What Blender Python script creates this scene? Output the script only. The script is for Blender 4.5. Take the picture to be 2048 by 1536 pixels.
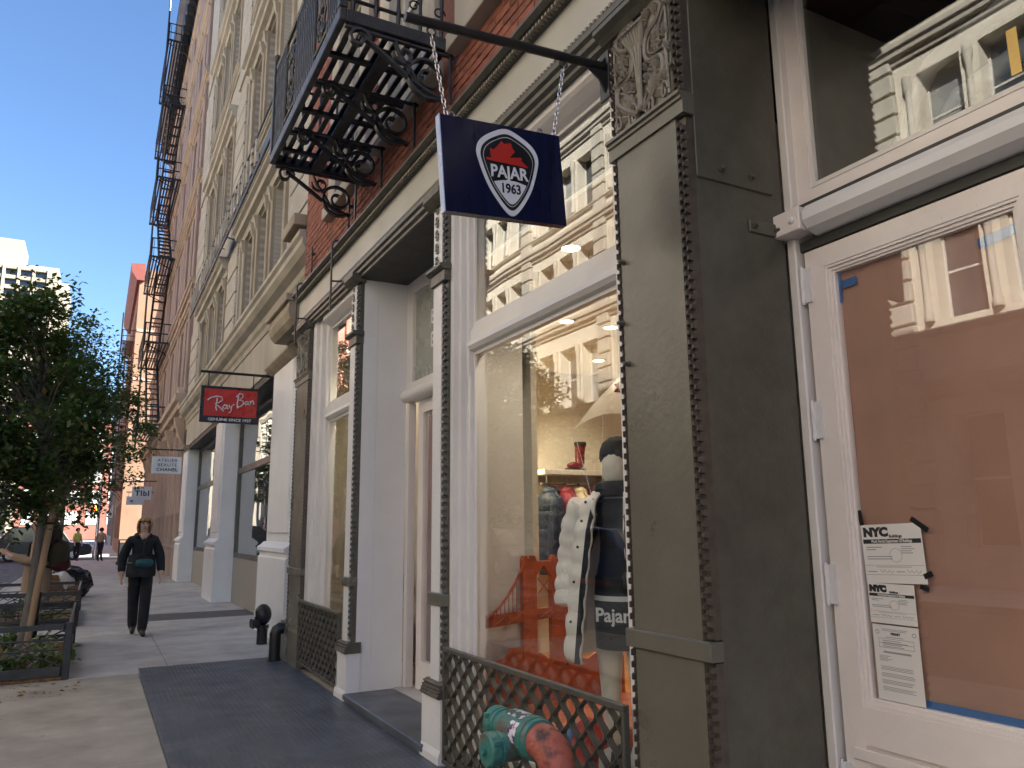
import bpy, bmesh, math, random
from mathutils import Vector, Matrix
random.seed(7)
PI = math.pi
scene = bpy.context.scene
COL = scene.collection
for o in list(bpy.data.objects): bpy.data.objects.remove(o)

# ------------------------------------------------------------------ camera
CAMH = 1.5
RX = (0.88213676, 0.07781787, 0.46452031)
RY = (-0.47088646, 0.16672535, 0.86629591)
RZ = (-0.01003401, -0.98292779, 0.18371794)
cd = bpy.data.cameras.new('camera'); cam = bpy.data.objects.new('camera', cd); COL.objects.link(cam)
cam.matrix_world = Matrix(((RX[0], -RX[1], -RX[2], 0), (RY[0], -RY[1], -RY[2], 0), (RZ[0], -RZ[1], -RZ[2], CAMH), (0, 0, 0, 1)))
cd.sensor_width = 36; cd.sensor_fit = 'HORIZONTAL'; cd.lens = 36 * 1538 / 2048
cd.clip_start = 0.05; cd.clip_end = 3000
scene.camera = cam

# ------------------------------------------------------------------ sky, sun, exposure
SUN_AZ = math.radians(128)      # clockwise from +Y (the street direction) towards +X
SUN_EL = math.radians(37)
world = bpy.data.worlds.new('World'); scene.world = world; world.use_nodes = True
wn = world.node_tree; wn.nodes.clear()
sky = wn.nodes.new('ShaderNodeTexSky'); sky.sky_type = 'NISHITA'; sky.sun_disc = False
sky.sun_elevation = SUN_EL; sky.sun_rotation = SUN_AZ; sky.air_density = 1.0; sky.dust_density = 0.0; sky.ozone_density = 6.0
bg = wn.nodes.new('ShaderNodeBackground'); bg.inputs['Strength'].default_value = 0.052
wo = wn.nodes.new('ShaderNodeOutputWorld')
wn.links.new(sky.outputs[0], bg.inputs[0]); wn.links.new(bg.outputs[0], wo.inputs[0])
sd = bpy.data.lights.new('sun', 'SUN'); sd.energy = 5.0; sd.angle = math.radians(0.5); sd.color = (1.0, 0.955, 0.89)
sun = bpy.data.objects.new('sun', sd); COL.objects.link(sun)
sdir = Vector((math.sin(SUN_AZ) * math.cos(SUN_EL), math.cos(SUN_AZ) * math.cos(SUN_EL), math.sin(SUN_EL)))
sun.rotation_euler = sdir.to_track_quat('Z', 'Y').to_euler()
sun.location = (30, -30, 60)
scene.view_settings.view_transform = 'Standard'; scene.view_settings.look = 'None'
scene.view_settings.exposure = 2.42; scene.view_settings.gamma = 1.0
scene.view_settings.use_curve_mapping = False

# ------------------------------------------------------------------ materials
MATS = {}
def pm(name, col, rough=0.5, metal=0.0, var=0.12, scale=4.0, bump=0.0, bscale=60.0, spec=0.5, col2=None, c2pos=(0.45, 0.6), stretch=(1, 1, 1), emit=None, estr=0.0, trans=0.0):
    if name in MATS: return MATS[name]
    m = bpy.data.materials.new(name); m.use_nodes = True; nt = m.node_tree; N = nt.nodes; L = nt.links
    b = N['Principled BSDF']
    b.inputs['Roughness'].default_value = rough; b.inputs['Metallic'].default_value = metal
    b.inputs['Specular IOR Level'].default_value = spec
    tc = N.new('ShaderNodeTexCoord'); mp = N.new('ShaderNodeMapping'); mp.inputs['Scale'].default_value = stretch
    L.new(tc.outputs['Object'], mp.inputs['Vector'])
    n1 = N.new('ShaderNodeTexNoise'); n1.inputs['Scale'].default_value = scale; n1.inputs['Detail'].default_value = 6; n1.inputs['Roughness'].default_value = 0.6
    L.new(mp.outputs[0], n1.inputs['Vector'])
    ramp = N.new('ShaderNodeValToRGB')
    c = Vector(col[:3]); a = c * (1 - var); d = c * (1 + var)
    if col2 is None:
        ramp.color_ramp.elements[0].position = 0.3; ramp.color_ramp.elements[1].position = 0.7
        ramp.color_ramp.elements[0].color = (a[0], a[1], a[2], 1); ramp.color_ramp.elements[1].color = (min(d[0], 1), min(d[1], 1), min(d[2], 1), 1)
    else:
        ramp.color_ramp.elements[0].position = c2pos[0]; ramp.color_ramp.elements[1].position = c2pos[1]
        ramp.color_ramp.elements[0].color = (c[0], c[1], c[2], 1); ramp.color_ramp.elements[1].color = (col2[0], col2[1], col2[2], 1)
    L.new(n1.outputs['Fac'], ramp.inputs[0]); L.new(ramp.outputs[0], b.inputs['Base Color'])
    rr = N.new('ShaderNodeMapRange'); rr.inputs['From Min'].default_value = 0.3; rr.inputs['From Max'].default_value = 0.7; rr.inputs['To Min'].default_value = max(rough-0.09, 0.02); rr.inputs['To Max'].default_value = min(rough+0.09, 1.0)
    nr = N.new('ShaderNodeTexNoise'); nr.inputs['Scale'].default_value = scale*1.7; nr.inputs['Detail'].default_value = 5; L.new(mp.outputs[0], nr.inputs['Vector']); L.new(nr.outputs['Fac'], rr.inputs['Value']); L.new(rr.outputs[0], b.inputs['Roughness'])
    if bump > 0:
        n2 = N.new('ShaderNodeTexNoise'); n2.inputs['Scale'].default_value = bscale; n2.inputs['Detail'].default_value = 4
        L.new(mp.outputs[0], n2.inputs['Vector'])
        bp = N.new('ShaderNodeBump'); bp.inputs['Strength'].default_value = bump; bp.inputs['Distance'].default_value = 0.01
        L.new(n2.outputs['Fac'], bp.inputs['Height']); L.new(bp.outputs[0], b.inputs['Normal'])
    if emit:
        b.inputs['Emission Color'].default_value = (*emit, 1); b.inputs['Emission Strength'].default_value = estr
    MATS[name] = m
    return m
def glass_mat(name, f0=0.06, tint=(0.95, 0.97, 0.96), wob=0.0):
    # thin pane: Schlick reflectance per face, the same from either side
    if name in MATS: return MATS[name]
    m = bpy.data.materials.new(name); m.use_nodes = True; nt = m.node_tree; N = nt.nodes; L = nt.links; N.clear()
    out = N.new('ShaderNodeOutputMaterial'); mix = N.new('ShaderNodeMixShader'); ge = N.new('ShaderNodeNewGeometry')
    dt = N.new('ShaderNodeVectorMath'); dt.operation = 'DOT_PRODUCT'; L.new(ge.outputs['Normal'], dt.inputs[0]); L.new(ge.outputs['Incoming'], dt.inputs[1])
    def mth(op, a, b=None):
        q = N.new('ShaderNodeMath'); q.operation = op
        for i, v in enumerate((a, b)):
            if v is None: continue
            if isinstance(v, (int, float)): q.inputs[i].default_value = v
            else: L.new(v, q.inputs[i])
        return q.outputs[0]
    f = mth('ADD', mth('MULTIPLY', mth('POWER', mth('SUBTRACT', 1.0, mth('ABSOLUTE', dt.outputs['Value'])), 4.5), 1-f0), f0)
    tr = N.new('ShaderNodeBsdfTransparent'); tr.inputs[0].default_value = (*tint, 1)
    gl = N.new('ShaderNodeBsdfGlossy'); gl.inputs['Roughness'].default_value = 0.0; gl.inputs[0].default_value = (1, 1, 1, 1)
    if wob > 0:
        tc = N.new('ShaderNodeTexCoord'); n = N.new('ShaderNodeTexNoise'); n.inputs['Scale'].default_value = 1.6; n.inputs['Detail'].default_value = 0
        L.new(tc.outputs['Object'], n.inputs['Vector']); bp = N.new('ShaderNodeBump'); bp.inputs['Strength'].default_value = wob; bp.inputs['Distance'].default_value = 0.05
        L.new(n.outputs['Fac'], bp.inputs['Height']); L.new(bp.outputs[0], gl.inputs['Normal'])
    L.new(f, mix.inputs[0]); L.new(tr.outputs[0], mix.inputs[1]); L.new(gl.outputs[0], mix.inputs[2]); L.new(mix.outputs[0], out.inputs[0])
    MATS[name] = m
    return m
def spots(m, col, scale, size, fac=0.8, axis_scale=(1, 1, 1)):
    # scattered small marks (gum, chips, paint pits) laid over a material made by pm()
    nt = m.node_tree; N = nt.nodes; L = nt.links; b = N['Principled BSDF']; src = b.inputs['Base Color'].links[0].from_socket
    tc = N.new('ShaderNodeTexCoord'); mp = N.new('ShaderNodeMapping'); mp.inputs['Scale'].default_value = axis_scale; L.new(tc.outputs['Object'], mp.inputs['Vector'])
    vo = N.new('ShaderNodeTexVoronoi'); vo.inputs['Scale'].default_value = scale; L.new(mp.outputs[0], vo.inputs['Vector'])
    nz = N.new('ShaderNodeTexNoise'); nz.inputs['Scale'].default_value = scale*0.45; L.new(mp.outputs[0], nz.inputs['Vector'])
    th = N.new('ShaderNodeMath'); th.operation = 'MULTIPLY'; th.inputs[1].default_value = size*2; L.new(nz.outputs['Fac'], th.inputs[0])
    lt = N.new('ShaderNodeMath'); lt.operation = 'LESS_THAN'; L.new(vo.outputs['Distance'], lt.inputs[0]); L.new(th.outputs[0], lt.inputs[1])
    ml = N.new('ShaderNodeMath'); ml.operation = 'MULTIPLY'; ml.inputs[1].default_value = fac; L.new(lt.outputs[0], ml.inputs[0])
    mx = N.new('ShaderNodeMix'); mx.data_type = 'RGBA'; L.new(ml.outputs[0], mx.inputs[0]); L.new(src, mx.inputs[6]); mx.inputs[7].default_value = (*col, 1)
    L.new(mx.outputs[2], b.inputs['Base Color']); return m
def leafify(m, col, amount=0.35):
    nt = m.node_tree; N = nt.nodes; L = nt.links; b = N['Principled BSDF']; out = N['Material Output']
    t = N.new('ShaderNodeBsdfTranslucent'); t.inputs[0].default_value = (*col, 1); mx = N.new('ShaderNodeMixShader'); mx.inputs[0].default_value = amount
    L.new(b.outputs[0], mx.inputs[1]); L.new(t.outputs[0], mx.inputs[2]); L.new(mx.outputs[0], out.inputs[0]); return m
def brick_mat(name, c1, c2, mortar, scale=1.0, rough=0.8, bw=0.215, bh=0.072, ms=0.010, axis='x'):
    # procedural courses for walls too far away to pick bricks apart; axis = facing axis of the wall
    if name in MATS: return MATS[name]
    m = bpy.data.materials.new(name); m.use_nodes = True; nt = m.node_tree; N = nt.nodes; L = nt.links
    b = N['Principled BSDF']; b.inputs['Roughness'].default_value = rough
    tc = N.new('ShaderNodeTexCoord'); sp = N.new('ShaderNodeSeparateXYZ'); cb = N.new('ShaderNodeCombineXYZ')
    L.new(tc.outputs['Object'], sp.inputs[0])
    L.new(sp.outputs['Y' if axis == 'x' else 'X'], cb.inputs[0]); L.new(sp.outputs['Z'], cb.inputs[1])
    br = N.new('ShaderNodeTexBrick'); br.inputs['Scale'].default_value = 1.0
    br.inputs['Brick Width'].default_value = bw; br.inputs['Row Height'].default_value = bh; br.inputs['Mortar Size'].default_value = ms; br.inputs['Mortar Smooth'].default_value = 0.3
    br.inputs['Color1'].default_value = (*c1, 1); br.inputs['Color2'].default_value = (*c2, 1); br.inputs['Mortar'].default_value = (*mortar, 1)
    L.new(cb.outputs[0], br.inputs['Vector'])
    n1 = N.new('ShaderNodeTexNoise'); n1.inputs['Scale'].default_value = 0.8; n1.inputs['Detail'].default_value = 6; L.new(tc.outputs['Object'], n1.inputs['Vector'])
    mx = N.new('ShaderNodeMix'); mx.data_type = 'RGBA'; mx.blend_type = 'MULTIPLY'; mx.inputs[0].default_value = 0.5
    L.new(br.outputs['Color'], mx.inputs[6]); L.new(n1.outputs['Fac'], mx.inputs[7])
    mul = N.new('ShaderNodeMix'); mul.data_type = 'RGBA'; mul.blend_type = 'ADD'; mul.inputs[0].default_value = 0.22
    L.new(mx.outputs[2], mul.inputs[6]); L.new(br.outputs['Color'], mul.inputs[7])
    L.new(mul.outputs[2], b.inputs['Base Color'])
    bp = N.new('ShaderNodeBump'); bp.inputs['Strength'].default_value = 0.5; bp.inputs['Distance'].default_value = 0.006; bp.invert = True
    L.new(br.outputs['Fac'], bp.inputs['Height']); L.new(bp.outputs[0], b.inputs['Normal'])
    MATS[name] = m
    return m

# ------------------------------------------------------------------ mesh helpers
def wloc(o):
    v = Vector((0, 0, 0))
    while o is not None:
        v = v + o.location; o = o.parent
    return v
class MB:
    def __init__(s): s.v = []; s.f = []
    def quadbox(s, c):
        b = len(s.v); s.v += [tuple(p) for p in c]
        s.f += [(b, b+1, b+2, b+3)[::-1], (b+4, b+5, b+6, b+7), (b, b+1, b+5, b+4), (b+1, b+2, b+6, b+5), (b+2, b+3, b+7, b+6), (b+3, b, b+4, b+7)]
        return s
    def box(s, x0, x1, y0, y1, z0, z1):
        return s.quadbox([(x0, y0, z0), (x1, y0, z0), (x1, y1, z0), (x0, y1, z0), (x0, y0, z1), (x1, y0, z1), (x1, y1, z1), (x0, y1, z1)])
    def bbox(s, x0, x1, y0, y1, z0, z1, b=0.006):   # box with chamfered edges
        x0, x1 = min(x0, x1), max(x0, x1); y0, y1 = min(y0, y1), max(y0, y1); z0, z1 = min(z0, z1), max(z0, z1)
        b = min(b, (x1-x0)/3, (y1-y0)/3, (z1-z0)/3)
        bm = bmesh.new(); bmesh.ops.create_cube(bm, size=1)
        for v in bm.verts: v.co = Vector(((x0+x1)/2+v.co.x*(x1-x0), (y0+y1)/2+v.co.y*(y1-y0), (z0+z1)/2+v.co.z*(z1-z0)))
        bmesh.ops.bevel(bm, geom=bm.edges[:], offset=b, segments=1, affect='EDGES')
        s.bm(bm); return s
    def bm(s, bm):
        bm.verts.ensure_lookup_table(); b = len(s.v)
        for i, v in enumerate(bm.verts): v.index = i
        s.v += [tuple(v.co) for v in bm.verts]; s.f += [tuple(b+v.index for v in f.verts) for f in bm.faces]
        bm.free(); return s
    def prism(s, poly, axis, a0, a1):
        n = len(poly); b = len(s.v)
        for a in (a0, a1):
            for p, q in poly:
                s.v.append((a, p, q) if axis == 'x' else (p, a, q) if axis == 'y' else (p, q, a))
        s.f.append(tuple(range(b, b+n))); s.f.append(tuple(range(b+2*n-1, b+n-1, -1)))
        for i in range(n): s.f.append((b+i, b+(i+1) % n, b+n+(i+1) % n, b+n+i))
        return s
    def tube(s, pts, r, n=8, caps=True, flat=1.0):
        pts = [Vector(p) for p in pts]; m = len(pts); b = len(s.v)
        rr = r if isinstance(r, (list, tuple)) else [r]*m
        up = Vector((0, 0, 1)); prev = None
        for i, p in enumerate(pts):
            t = (pts[min(i+1, m-1)] - pts[max(i-1, 0)])
            if t.length < 1e-9: t = Vector((0, 0, 1))
            t.normalize()
            if prev is None:
                a = t.cross(up if abs(t.z) < 0.9 else Vector((1, 0, 0))).normalized()
            else:
                a = prev - t * prev.dot(t)
                a = a.normalized() if a.length > 1e-6 else t.orthogonal().normalized()
            prev = a; c = t.cross(a)
            for k in range(n):
                th = 2*PI*k/n
                s.v.append(tuple(p + a*(math.cos(th)*rr[i]) + c*(math.sin(th)*rr[i]*flat)))
        for i in range(m-1):
            for k in range(n):
                s.f.append((b+i*n+k, b+i*n+(k+1) % n, b+(i+1)*n+(k+1) % n, b+(i+1)*n+k))
        if caps:
            s.f.append(tuple(b+k for k in range(n))[::-1]); s.f.append(tuple(b+(m-1)*n+k for k in range(n)))
        return s
    def lathe(s, prof, o=(0, 0, 0), axis='z', n=20, ang=2*PI):
        # prof: (radius, height) along axis from o
        b = len(s.v); m = len(prof)
        for r, h in prof:
            for k in range(n):
                th = ang*k/n; c, d = r*math.cos(th), r*math.sin(th)
                p = (c, d, h) if axis == 'z' else (h, c, d) if axis == 'x' else (d, h, c)
                s.v.append((o[0]+p[0], o[1]+p[1], o[2]+p[2]))
        for i in range(m-1):
            for k in range(n): s.f.append((b+i*n+k, b+i*n+(k+1) % n, b+(i+1)*n+(k+1) % n, b+(i+1)*n+k))
        s.f.append(tuple(b+k for k in range(n))[::-1]); s.f.append(tuple(b+(m-1)*n+k for k in range(n)))
        return s
    def ribbon(s, pts, w, t, wdir):
        # flat bar: follows pts, width w along wdir, thickness t across
        pts = [Vector(p) for p in pts]; W = Vector(wdir).normalized()*(w/2); b = len(s.v); m = len(pts)
        for i, p in enumerate(pts):
            d = (pts[min(i+1, m-1)]-pts[max(i-1, 0)]).normalized(); nrm = d.cross(W).normalized()*(t/2)
            for q in (p-W-nrm, p+W-nrm, p+W+nrm, p-W+nrm): s.v.append(tuple(q))
        for i in range(m-1):
            for k in range(4): s.f.append((b+i*4+k, b+i*4+(k+1) % 4, b+i*4+4+(k+1) % 4, b+i*4+4+k))
        s.f.append((b+3, b+2, b+1, b)); e = b+(m-1)*4; s.f.append((e, e+1, e+2, e+3))
        return s
    def blob(s, c, r, n=10, m=7, fn=None):
        b = len(s.v)
        for i in range(m+1):
            ph = PI*i/m
            for k in range(n):
                th = 2*PI*k/n; d = Vector((math.sin(ph)*math.cos(th), math.sin(ph)*math.sin(th), math.cos(ph)))
                q = fn(d) if fn else 1.0
                s.v.append((c[0]+d.x*r[0]*q, c[1]+d.y*r[1]*q, c[2]+d.z*r[2]*q))
        for i in range(m):
            for k in range(n): s.f.append((b+i*n+k, b+(i+1)*n+k, b+(i+1)*n+(k+1) % n, b+i*n+(k+1) % n))
        return s
    def build(s, name, mat, parent=None, smooth=False, label=None, kind=None):
        me = bpy.data.meshes.new(name); off = wloc(parent) if parent else Vector((0, 0, 0))
        me.from_pydata([(p[0]-off.x, p[1]-off.y, p[2]-off.z) for p in s.v], [], s.f); me.validate(); 
        bm = bmesh.new(); bm.from_mesh(me); bmesh.ops.recalc_face_normals(bm, faces=bm.faces[:]); bm.to_mesh(me); bm.free()
        if smooth:
            me.shade_smooth()
            if smooth != 2: me.set_sharp_from_angle(angle=math.radians(40))
        o = bpy.data.objects.new(name, me); COL.objects.link(o)
        if mat: me.materials.append(mat)
        if parent: o.parent = parent
        if label: o['label'] = label
        if kind: o['kind'] = kind
        return o
def thing(name, label, cat, loc=(0, 0, 0), group=None):
    o = bpy.data.objects.new(name, None); COL.objects.link(o); o.location = loc; o.empty_display_size = 0.1
    o['label'] = label; o['category'] = cat
    if group: o['group'] = group
    return o
def tag(o, label, cat, group=None):
    o['label'] = label; o['category'] = cat
    if group: o['group'] = group
    return o
def share(src, name, parent, loc, rot=None, scale=None):
    o = bpy.data.objects.new(name, src.data); COL.objects.link(o); o.parent = parent; o.location = loc
    if rot: o.rotation_euler = rot
    if scale: o.scale = scale
    return o
def text_mb(body, size, origin, u=(1, 0, 0), v=(0, 0, 1), bold=0.0, depth=0.002, align='CENTER', xs=1.0, spacing=1.0, shear=0.0):
    cu = bpy.data.curves.new('t', 'FONT'); cu.body = body; cu.size = size; cu.align_x = align; cu.align_y = 'CENTER'
    cu.offset = bold; cu.space_character = spacing; cu.shear = shear; cu.extrude = depth/2; cu.resolution_u = 3
    ob = bpy.data.objects.new('t', cu); COL.objects.link(ob)
    dg = bpy.context.evaluated_depsgraph_get(); me = bpy.data.meshes.new_from_object(ob.evaluated_get(dg))
    U = Vector(u); V = Vector(v); Nn = U.cross(V); O = Vector(origin)
    mb = MB(); mb.v = [tuple(O + U*(p.co.x*xs) + V*p.co.y + Nn*p.co.z) for p in me.vertices]; mb.f = [tuple(f.vertices) for f in me.polygons]
    bpy.data.objects.remove(ob); bpy.data.curves.remove(cu); bpy.data.meshes.remove(me)
    return mb
def spiral(c, r0, r1, a0, a1, n, fx):
    # planar spiral points; fx maps (p, q) -> 3D
    out = []
    for i in range(n+1):
        t = i/n; a = a0+(a1-a0)*t; r = r0+(r1-r0)*t
        out.append(fx(c[0]+r*math.cos(a), c[1]+r*math.sin(a)))
    return out
def ring_frame(mb, axis, d0, d1, a0, a1, b0, b1, w, wt=None, wb=None, wr=None):
    # rectangular frame in the plane normal to axis; butt-jointed members
    wt = w if wt is None else wt; wb = w if wb is None else wb; wr = w if wr is None else wr
    def bx(p0, p1, q0, q1):
        if axis == 'x': mb.box(d0, d1, p0, p1, q0, q1)
        else: mb.box(p0, p1, d0, d1, q0, q1)
    bx(a0, a0+w, b0, b1); bx(a1-wr, a1, b0, b1); bx(a0+w, a1-wr, b1-wt, b1); bx(a0+w, a1-wr, b0, b0+wb)
    return mb
# ------------------------------------------------------------------ material library
M_fascia = pm('cream_paint', (0.43, 0.42, 0.37), 0.45, var=0.06, scale=1.5, bump=0.12, bscale=30, stretch=(1, 1, 0.25))
M_olive = pm('olive_paint', (0.130, 0.123, 0.096), 0.34, var=0.14, scale=2.0, bump=0.16, bscale=26)
M_olive_dk = pm('olive_cast_metal', (0.085, 0.08, 0.062), 0.42, var=0.2, scale=9, bump=0.3, bscale=60)
M_orn = pm('ornament_paint', (0.22, 0.20, 0.16), 0.5, var=0.18, scale=14, bump=0.2, bscale=60)
M_weave = pm('woven_cast_iron', (0.075, 0.06, 0.046), 0.5, var=0.3, scale=18)
M_white = pm('white_paint', (0.70, 0.70, 0.70), 0.42, var=0.05, scale=1.6, bump=0.15, bscale=26)
M_frame = pm('window_frame_paint', (0.70, 0.675, 0.645), 0.42, var=0.05, scale=2.0, bump=0.2, bscale=24)
M_pinkdoor = pm('greige_door_paint', (0.78, 0.725, 0.69), 0.40, var=0.06, scale=2.5, bump=0.25, bscale=20)
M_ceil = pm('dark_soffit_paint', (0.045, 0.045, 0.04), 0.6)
M_brick = pm('red_brick', (0.30, 0.105, 0.065), 0.85, var=0.3, scale=7, bump=0.4, bscale=80)
M_brick2 = pm('red_brick_dark', (0.22, 0.08, 0.052), 0.85, var=0.3, scale=7, bump=0.4, bscale=80)
M_mortar = pm('mortar', (0.23, 0.12, 0.085), 0.9, var=0.2, scale=20)
M_brickfar = brick_mat('red_brick_wall', (0.29, 0.10, 0.065), (0.23, 0.08, 0.055), (0.2, 0.12, 0.09))
M_stone = pm('cream_stone', (0.45, 0.41, 0.335), 0.75, var=0.22, scale=1.2, bump=0.2, bscale=40, stretch=(1, 1, 0.2))
M_stone2 = pm('weathered_tan_stone', (0.36, 0.30, 0.22), 0.8, var=0.2, scale=2.0, bump=0.2, bscale=40)
M_cbrick = brick_mat('cream_brick_wall', (0.54, 0.50, 0.42), (0.48, 0.44, 0.365), (0.38, 0.345, 0.29), bw=0.3, bh=0.085, ms=0.006)
M_wstone = pm('white_painted_iron', (0.78, 0.79, 0.80), 0.45, var=0.06, scale=1.2, bump=0.15, bscale=20)
M_granite = pm('grey_granite', (0.34, 0.32, 0.28), 0.6, var=0.3, scale=60, bump=0.1)
M_bronze = pm('bronze_frame', (0.11, 0.1, 0.085), 0.35, metal=0.4)
M_pinkst = pm('brownish_pink_stone', (0.37, 0.27, 0.225), 0.75, var=0.12, scale=1.0, bump=0.15, bscale=30)
M_pinkst2 = pm('tan_pink_stone', (0.47, 0.36, 0.27), 0.75, var=0.12, scale=1.0)
M_pbrick = brick_mat('brown_brick_wall', (0.30, 0.175, 0.13), (0.25, 0.145, 0.11), (0.25, 0.18, 0.145), bw=0.24, bh=0.08)
M_black = pm('black_iron', (0.012, 0.012, 0.013), 0.42, var=0.3, scale=12)
M_iron = pm('grey_worn_iron', (0.036, 0.038, 0.040), 0.42, var=0.35, scale=10, bump=0.2)
M_rust = pm('rust_red_iron', (0.16, 0.05, 0.03), 0.6)
M_navy = pm('navy_sign_board', (0.008, 0.011, 0.040), 0.18, var=0.3, scale=5, stretch=(6, 1, 0.4), bump=0.05, bscale=10)
M_signw = pm('sign_white', (0.72, 0.74, 0.78), 0.35, var=0.03)
M_signk = pm('sign_black', (0.012, 0.013, 0.016), 0.3, var=0.1)
M_signr = pm('sign_red', (0.48, 0.03, 0.022), 0.3, var=0.05)
M_steel = pm('galvanised_chain', (0.55, 0.56, 0.58), 0.28, metal=0.9)
M_conc = pm('sidewalk_concrete', (0.44, 0.43, 0.41), 0.85, var=0.24, scale=1.6, bump=0.25, bscale=90)
M_conc2 = pm('sidewalk_concrete_dark', (0.34, 0.315, 0.275), 0.85, var=0.22, scale=2.2, bump=0.25, bscale=90)
M_patch = pm('asphalt_patch', (0.11, 0.108, 0.105), 0.85, var=0.2, scale=6, bump=0.3)
M_asph = pm('asphalt', (0.06, 0.062, 0.066), 0.8, var=0.25, scale=3, bump=0.3)
M_cobble = pm('cobblestone', (0.13, 0.135, 0.15), 0.6, var=0.35, scale=3, bump=0.3)
M_plate = pm('black_steel_plate', (0.085, 0.097, 0.115), 0.42, var=0.35, scale=2.2, bump=0.1, bscale=30, spec=0.5)
M_soil = pm('leaf_litter_soil', (0.17, 0.10, 0.05), 0.95, var=0.5, scale=25, bump=0.8, bscale=60)
M_bark = pm('grey_bark', (0.16, 0.14, 0.115), 0.85, var=0.3, scale=20, bump=0.5, bscale=30, stretch=(1, 1, 0.2))
M_stake = pm('wooden_stake', (0.33, 0.22, 0.13), 0.7, var=0.25, scale=15, stretch=(1, 1, 0.15))
M_leaf = pm('leaf_dark_green', (0.065, 0.108, 0.034), 0.45, var=0.5, scale=3)
M_leaf2 = pm('leaf_light_green', (0.085, 0.145, 0.04), 0.45, var=0.4, scale=3)
M_leafy = pm('leaf_yellow_brown', (0.2, 0.12, 0.02), 0.6, var=0.4, scale=3)
M_glass = glass_mat('shop_glass', 0.07, wob=0.02)
M_glass2 = glass_mat('thin_glass', 0.06, wob=0.03)
M_pane = pm('far_window_glass', (0.035, 0.042, 0.05), 0.05, var=0.4, scale=0.7, spec=0.9)
M_pane_b = pm('curtained_window_glass', (0.22, 0.22, 0.21), 0.08, var=0.5, scale=0.9, spec=0.9)
M_sash = pm('pale_sash_paint', (0.55, 0.53, 0.48), 0.5)
M_inner = pm('shop_wall_cream', (0.66, 0.60, 0.50), 0.7, var=0.04)
M_innerw = pm('shop_panel_white', (0.72, 0.69, 0.65), 0.7, var=0.03)
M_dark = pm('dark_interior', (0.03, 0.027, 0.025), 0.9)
M_wood = pm('orange_wood_floor', (0.42, 0.16, 0.035), 0.5, var=0.3, scale=6, stretch=(1, 6, 1))
M_corten = pm('rust_orange_board', (0.40, 0.085, 0.028), 0.6, var=0.35, scale=14)
M_paper = pm('brown_kraft_paper', (0.48, 0.255, 0.19), 0.75, var=0.12, scale=2, bump=0.3, bscale=8)
M_sheet = pm('white_paper', (0.72, 0.70, 0.67), 0.7, var=0.03)
M_ink = pm('black_ink', (0.02, 0.02, 0.02), 0.7)
M_inkg = pm('grey_ink', (0.3, 0.3, 0.3), 0.7)
M_blue = pm('blue_tape', (0.02, 0.14, 0.42), 0.5, var=0.15)
M_btape = pm('black_tape', (0.01, 0.01, 0.011), 0.4)

spots(M_conc, (0.17, 0.165, 0.16), 4.0, 0.055, 0.75); spots(M_conc, (0.55, 0.54, 0.52), 90, 0.10, 0.35)
spots(M_conc2, (0.13, 0.12, 0.11), 4.0, 0.055, 0.75); spots(M_conc2, (0.5, 0.46, 0.4), 80, 0.10, 0.35)
spots(M_plate, (0.30, 0.31, 0.32), 5.0, 0.022, 0.7); spots(M_plate, (0.20, 0.21, 0.22), 40, 0.06, 0.25)
spots(M_olive, (0.05, 0.046, 0.04), 16, 0.030, 0.8); spots(M_pinkdoor, (0.35, 0.30, 0.27), 9, 0.018, 0.7); spots(M_white, (0.4, 0.38, 0.35), 8, 0.02, 0.6)
leafify(M_leaf, (0.09, 0.16, 0.03)); leafify(M_leaf2, (0.14, 0.24, 0.05)); leafify(M_leafy, (0.3, 0.2, 0.03))
# ------------------------------------------------------------------ ground, road, sidewalk
g = MB().box(-400, 400, -80, 900, -0.6, -0.20).build('ground', M_asph); g['kind'] = 'structure'
XC = -1.95     # kerb line
rd = MB().box(-9.2, XC-0.16, -60, 49.5, -0.199, -0.15).box(-60, 60, 49.5, 60.5, -0.199, -0.152).box(-9.2, XC-0.16, 60.5, 400, -0.199, -0.15).build('road', M_asph); rd['kind'] = 'structure'
# cobbles: a real stone surface along the part of the carriageway that shows
mb = MB(); rnd = random.Random(3)
y = 11.0
while y < 49:
    x = XC-0.18; off = rnd.random()*0.1
    while x > -7.0:
        w = 0.13+rnd.random()*0.03; l = 0.20+rnd.random()*0.07
        h = -0.145+0.022*rnd.random(); t = 0.012
        x0, x1, y0, y1 = x-l+0.012, x, y+off*0.2, y+w
        b = len(mb.v)
        mb.v += [(x0, y0, -0.16), (x1, y0, -0.16), (x1, y1, -0.16), (x0, y1, -0.16), (x0+t, y0+t, h), (x1-t, y0+t, h), (x1-t, y1-t, h), (x0+t, y1-t, h)]
        mb.f += [(b+4, b+5, b+6, b+7), (b, b+1, b+5, b+4), (b+1, b+2, b+6, b+5), (b+2, b+3, b+7, b+6), (b+3, b, b+4, b+7)]
        x -= l
    y += 0.165
ck = mb.build('cobblestones', M_cobble, rd); ck['kind'] = 'stuff'
sw = MB().box(XC, 2.9, -12, 49, -0.2, -0.012).build('sidewalk', M_conc2); sw['kind'] = 'structure'
sw2 = MB().box(-13.2, -9.2, -30, 49, -0.2, 0.0).build('far_sidewalk', M_conc); sw2['kind'] = 'structure'
sw3 = MB().box(XC, 3.5, 61, 160, -0.2, 0.0).build('sidewalk_beyond_crossing', M_conc); sw3['kind'] = 'structure'
ks = MB().bbox(XC-0.16, XC-0.005, 0, 1.8, -0.199, -0.003, 0.015).build('kerb_stone', M_granite, sw)
for k in range(1, 27):
    share(ks, 'kerb_stone', sw, (0, -4+1.815*k-0, 0))
ks.location = (0, -4, 0)
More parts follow.
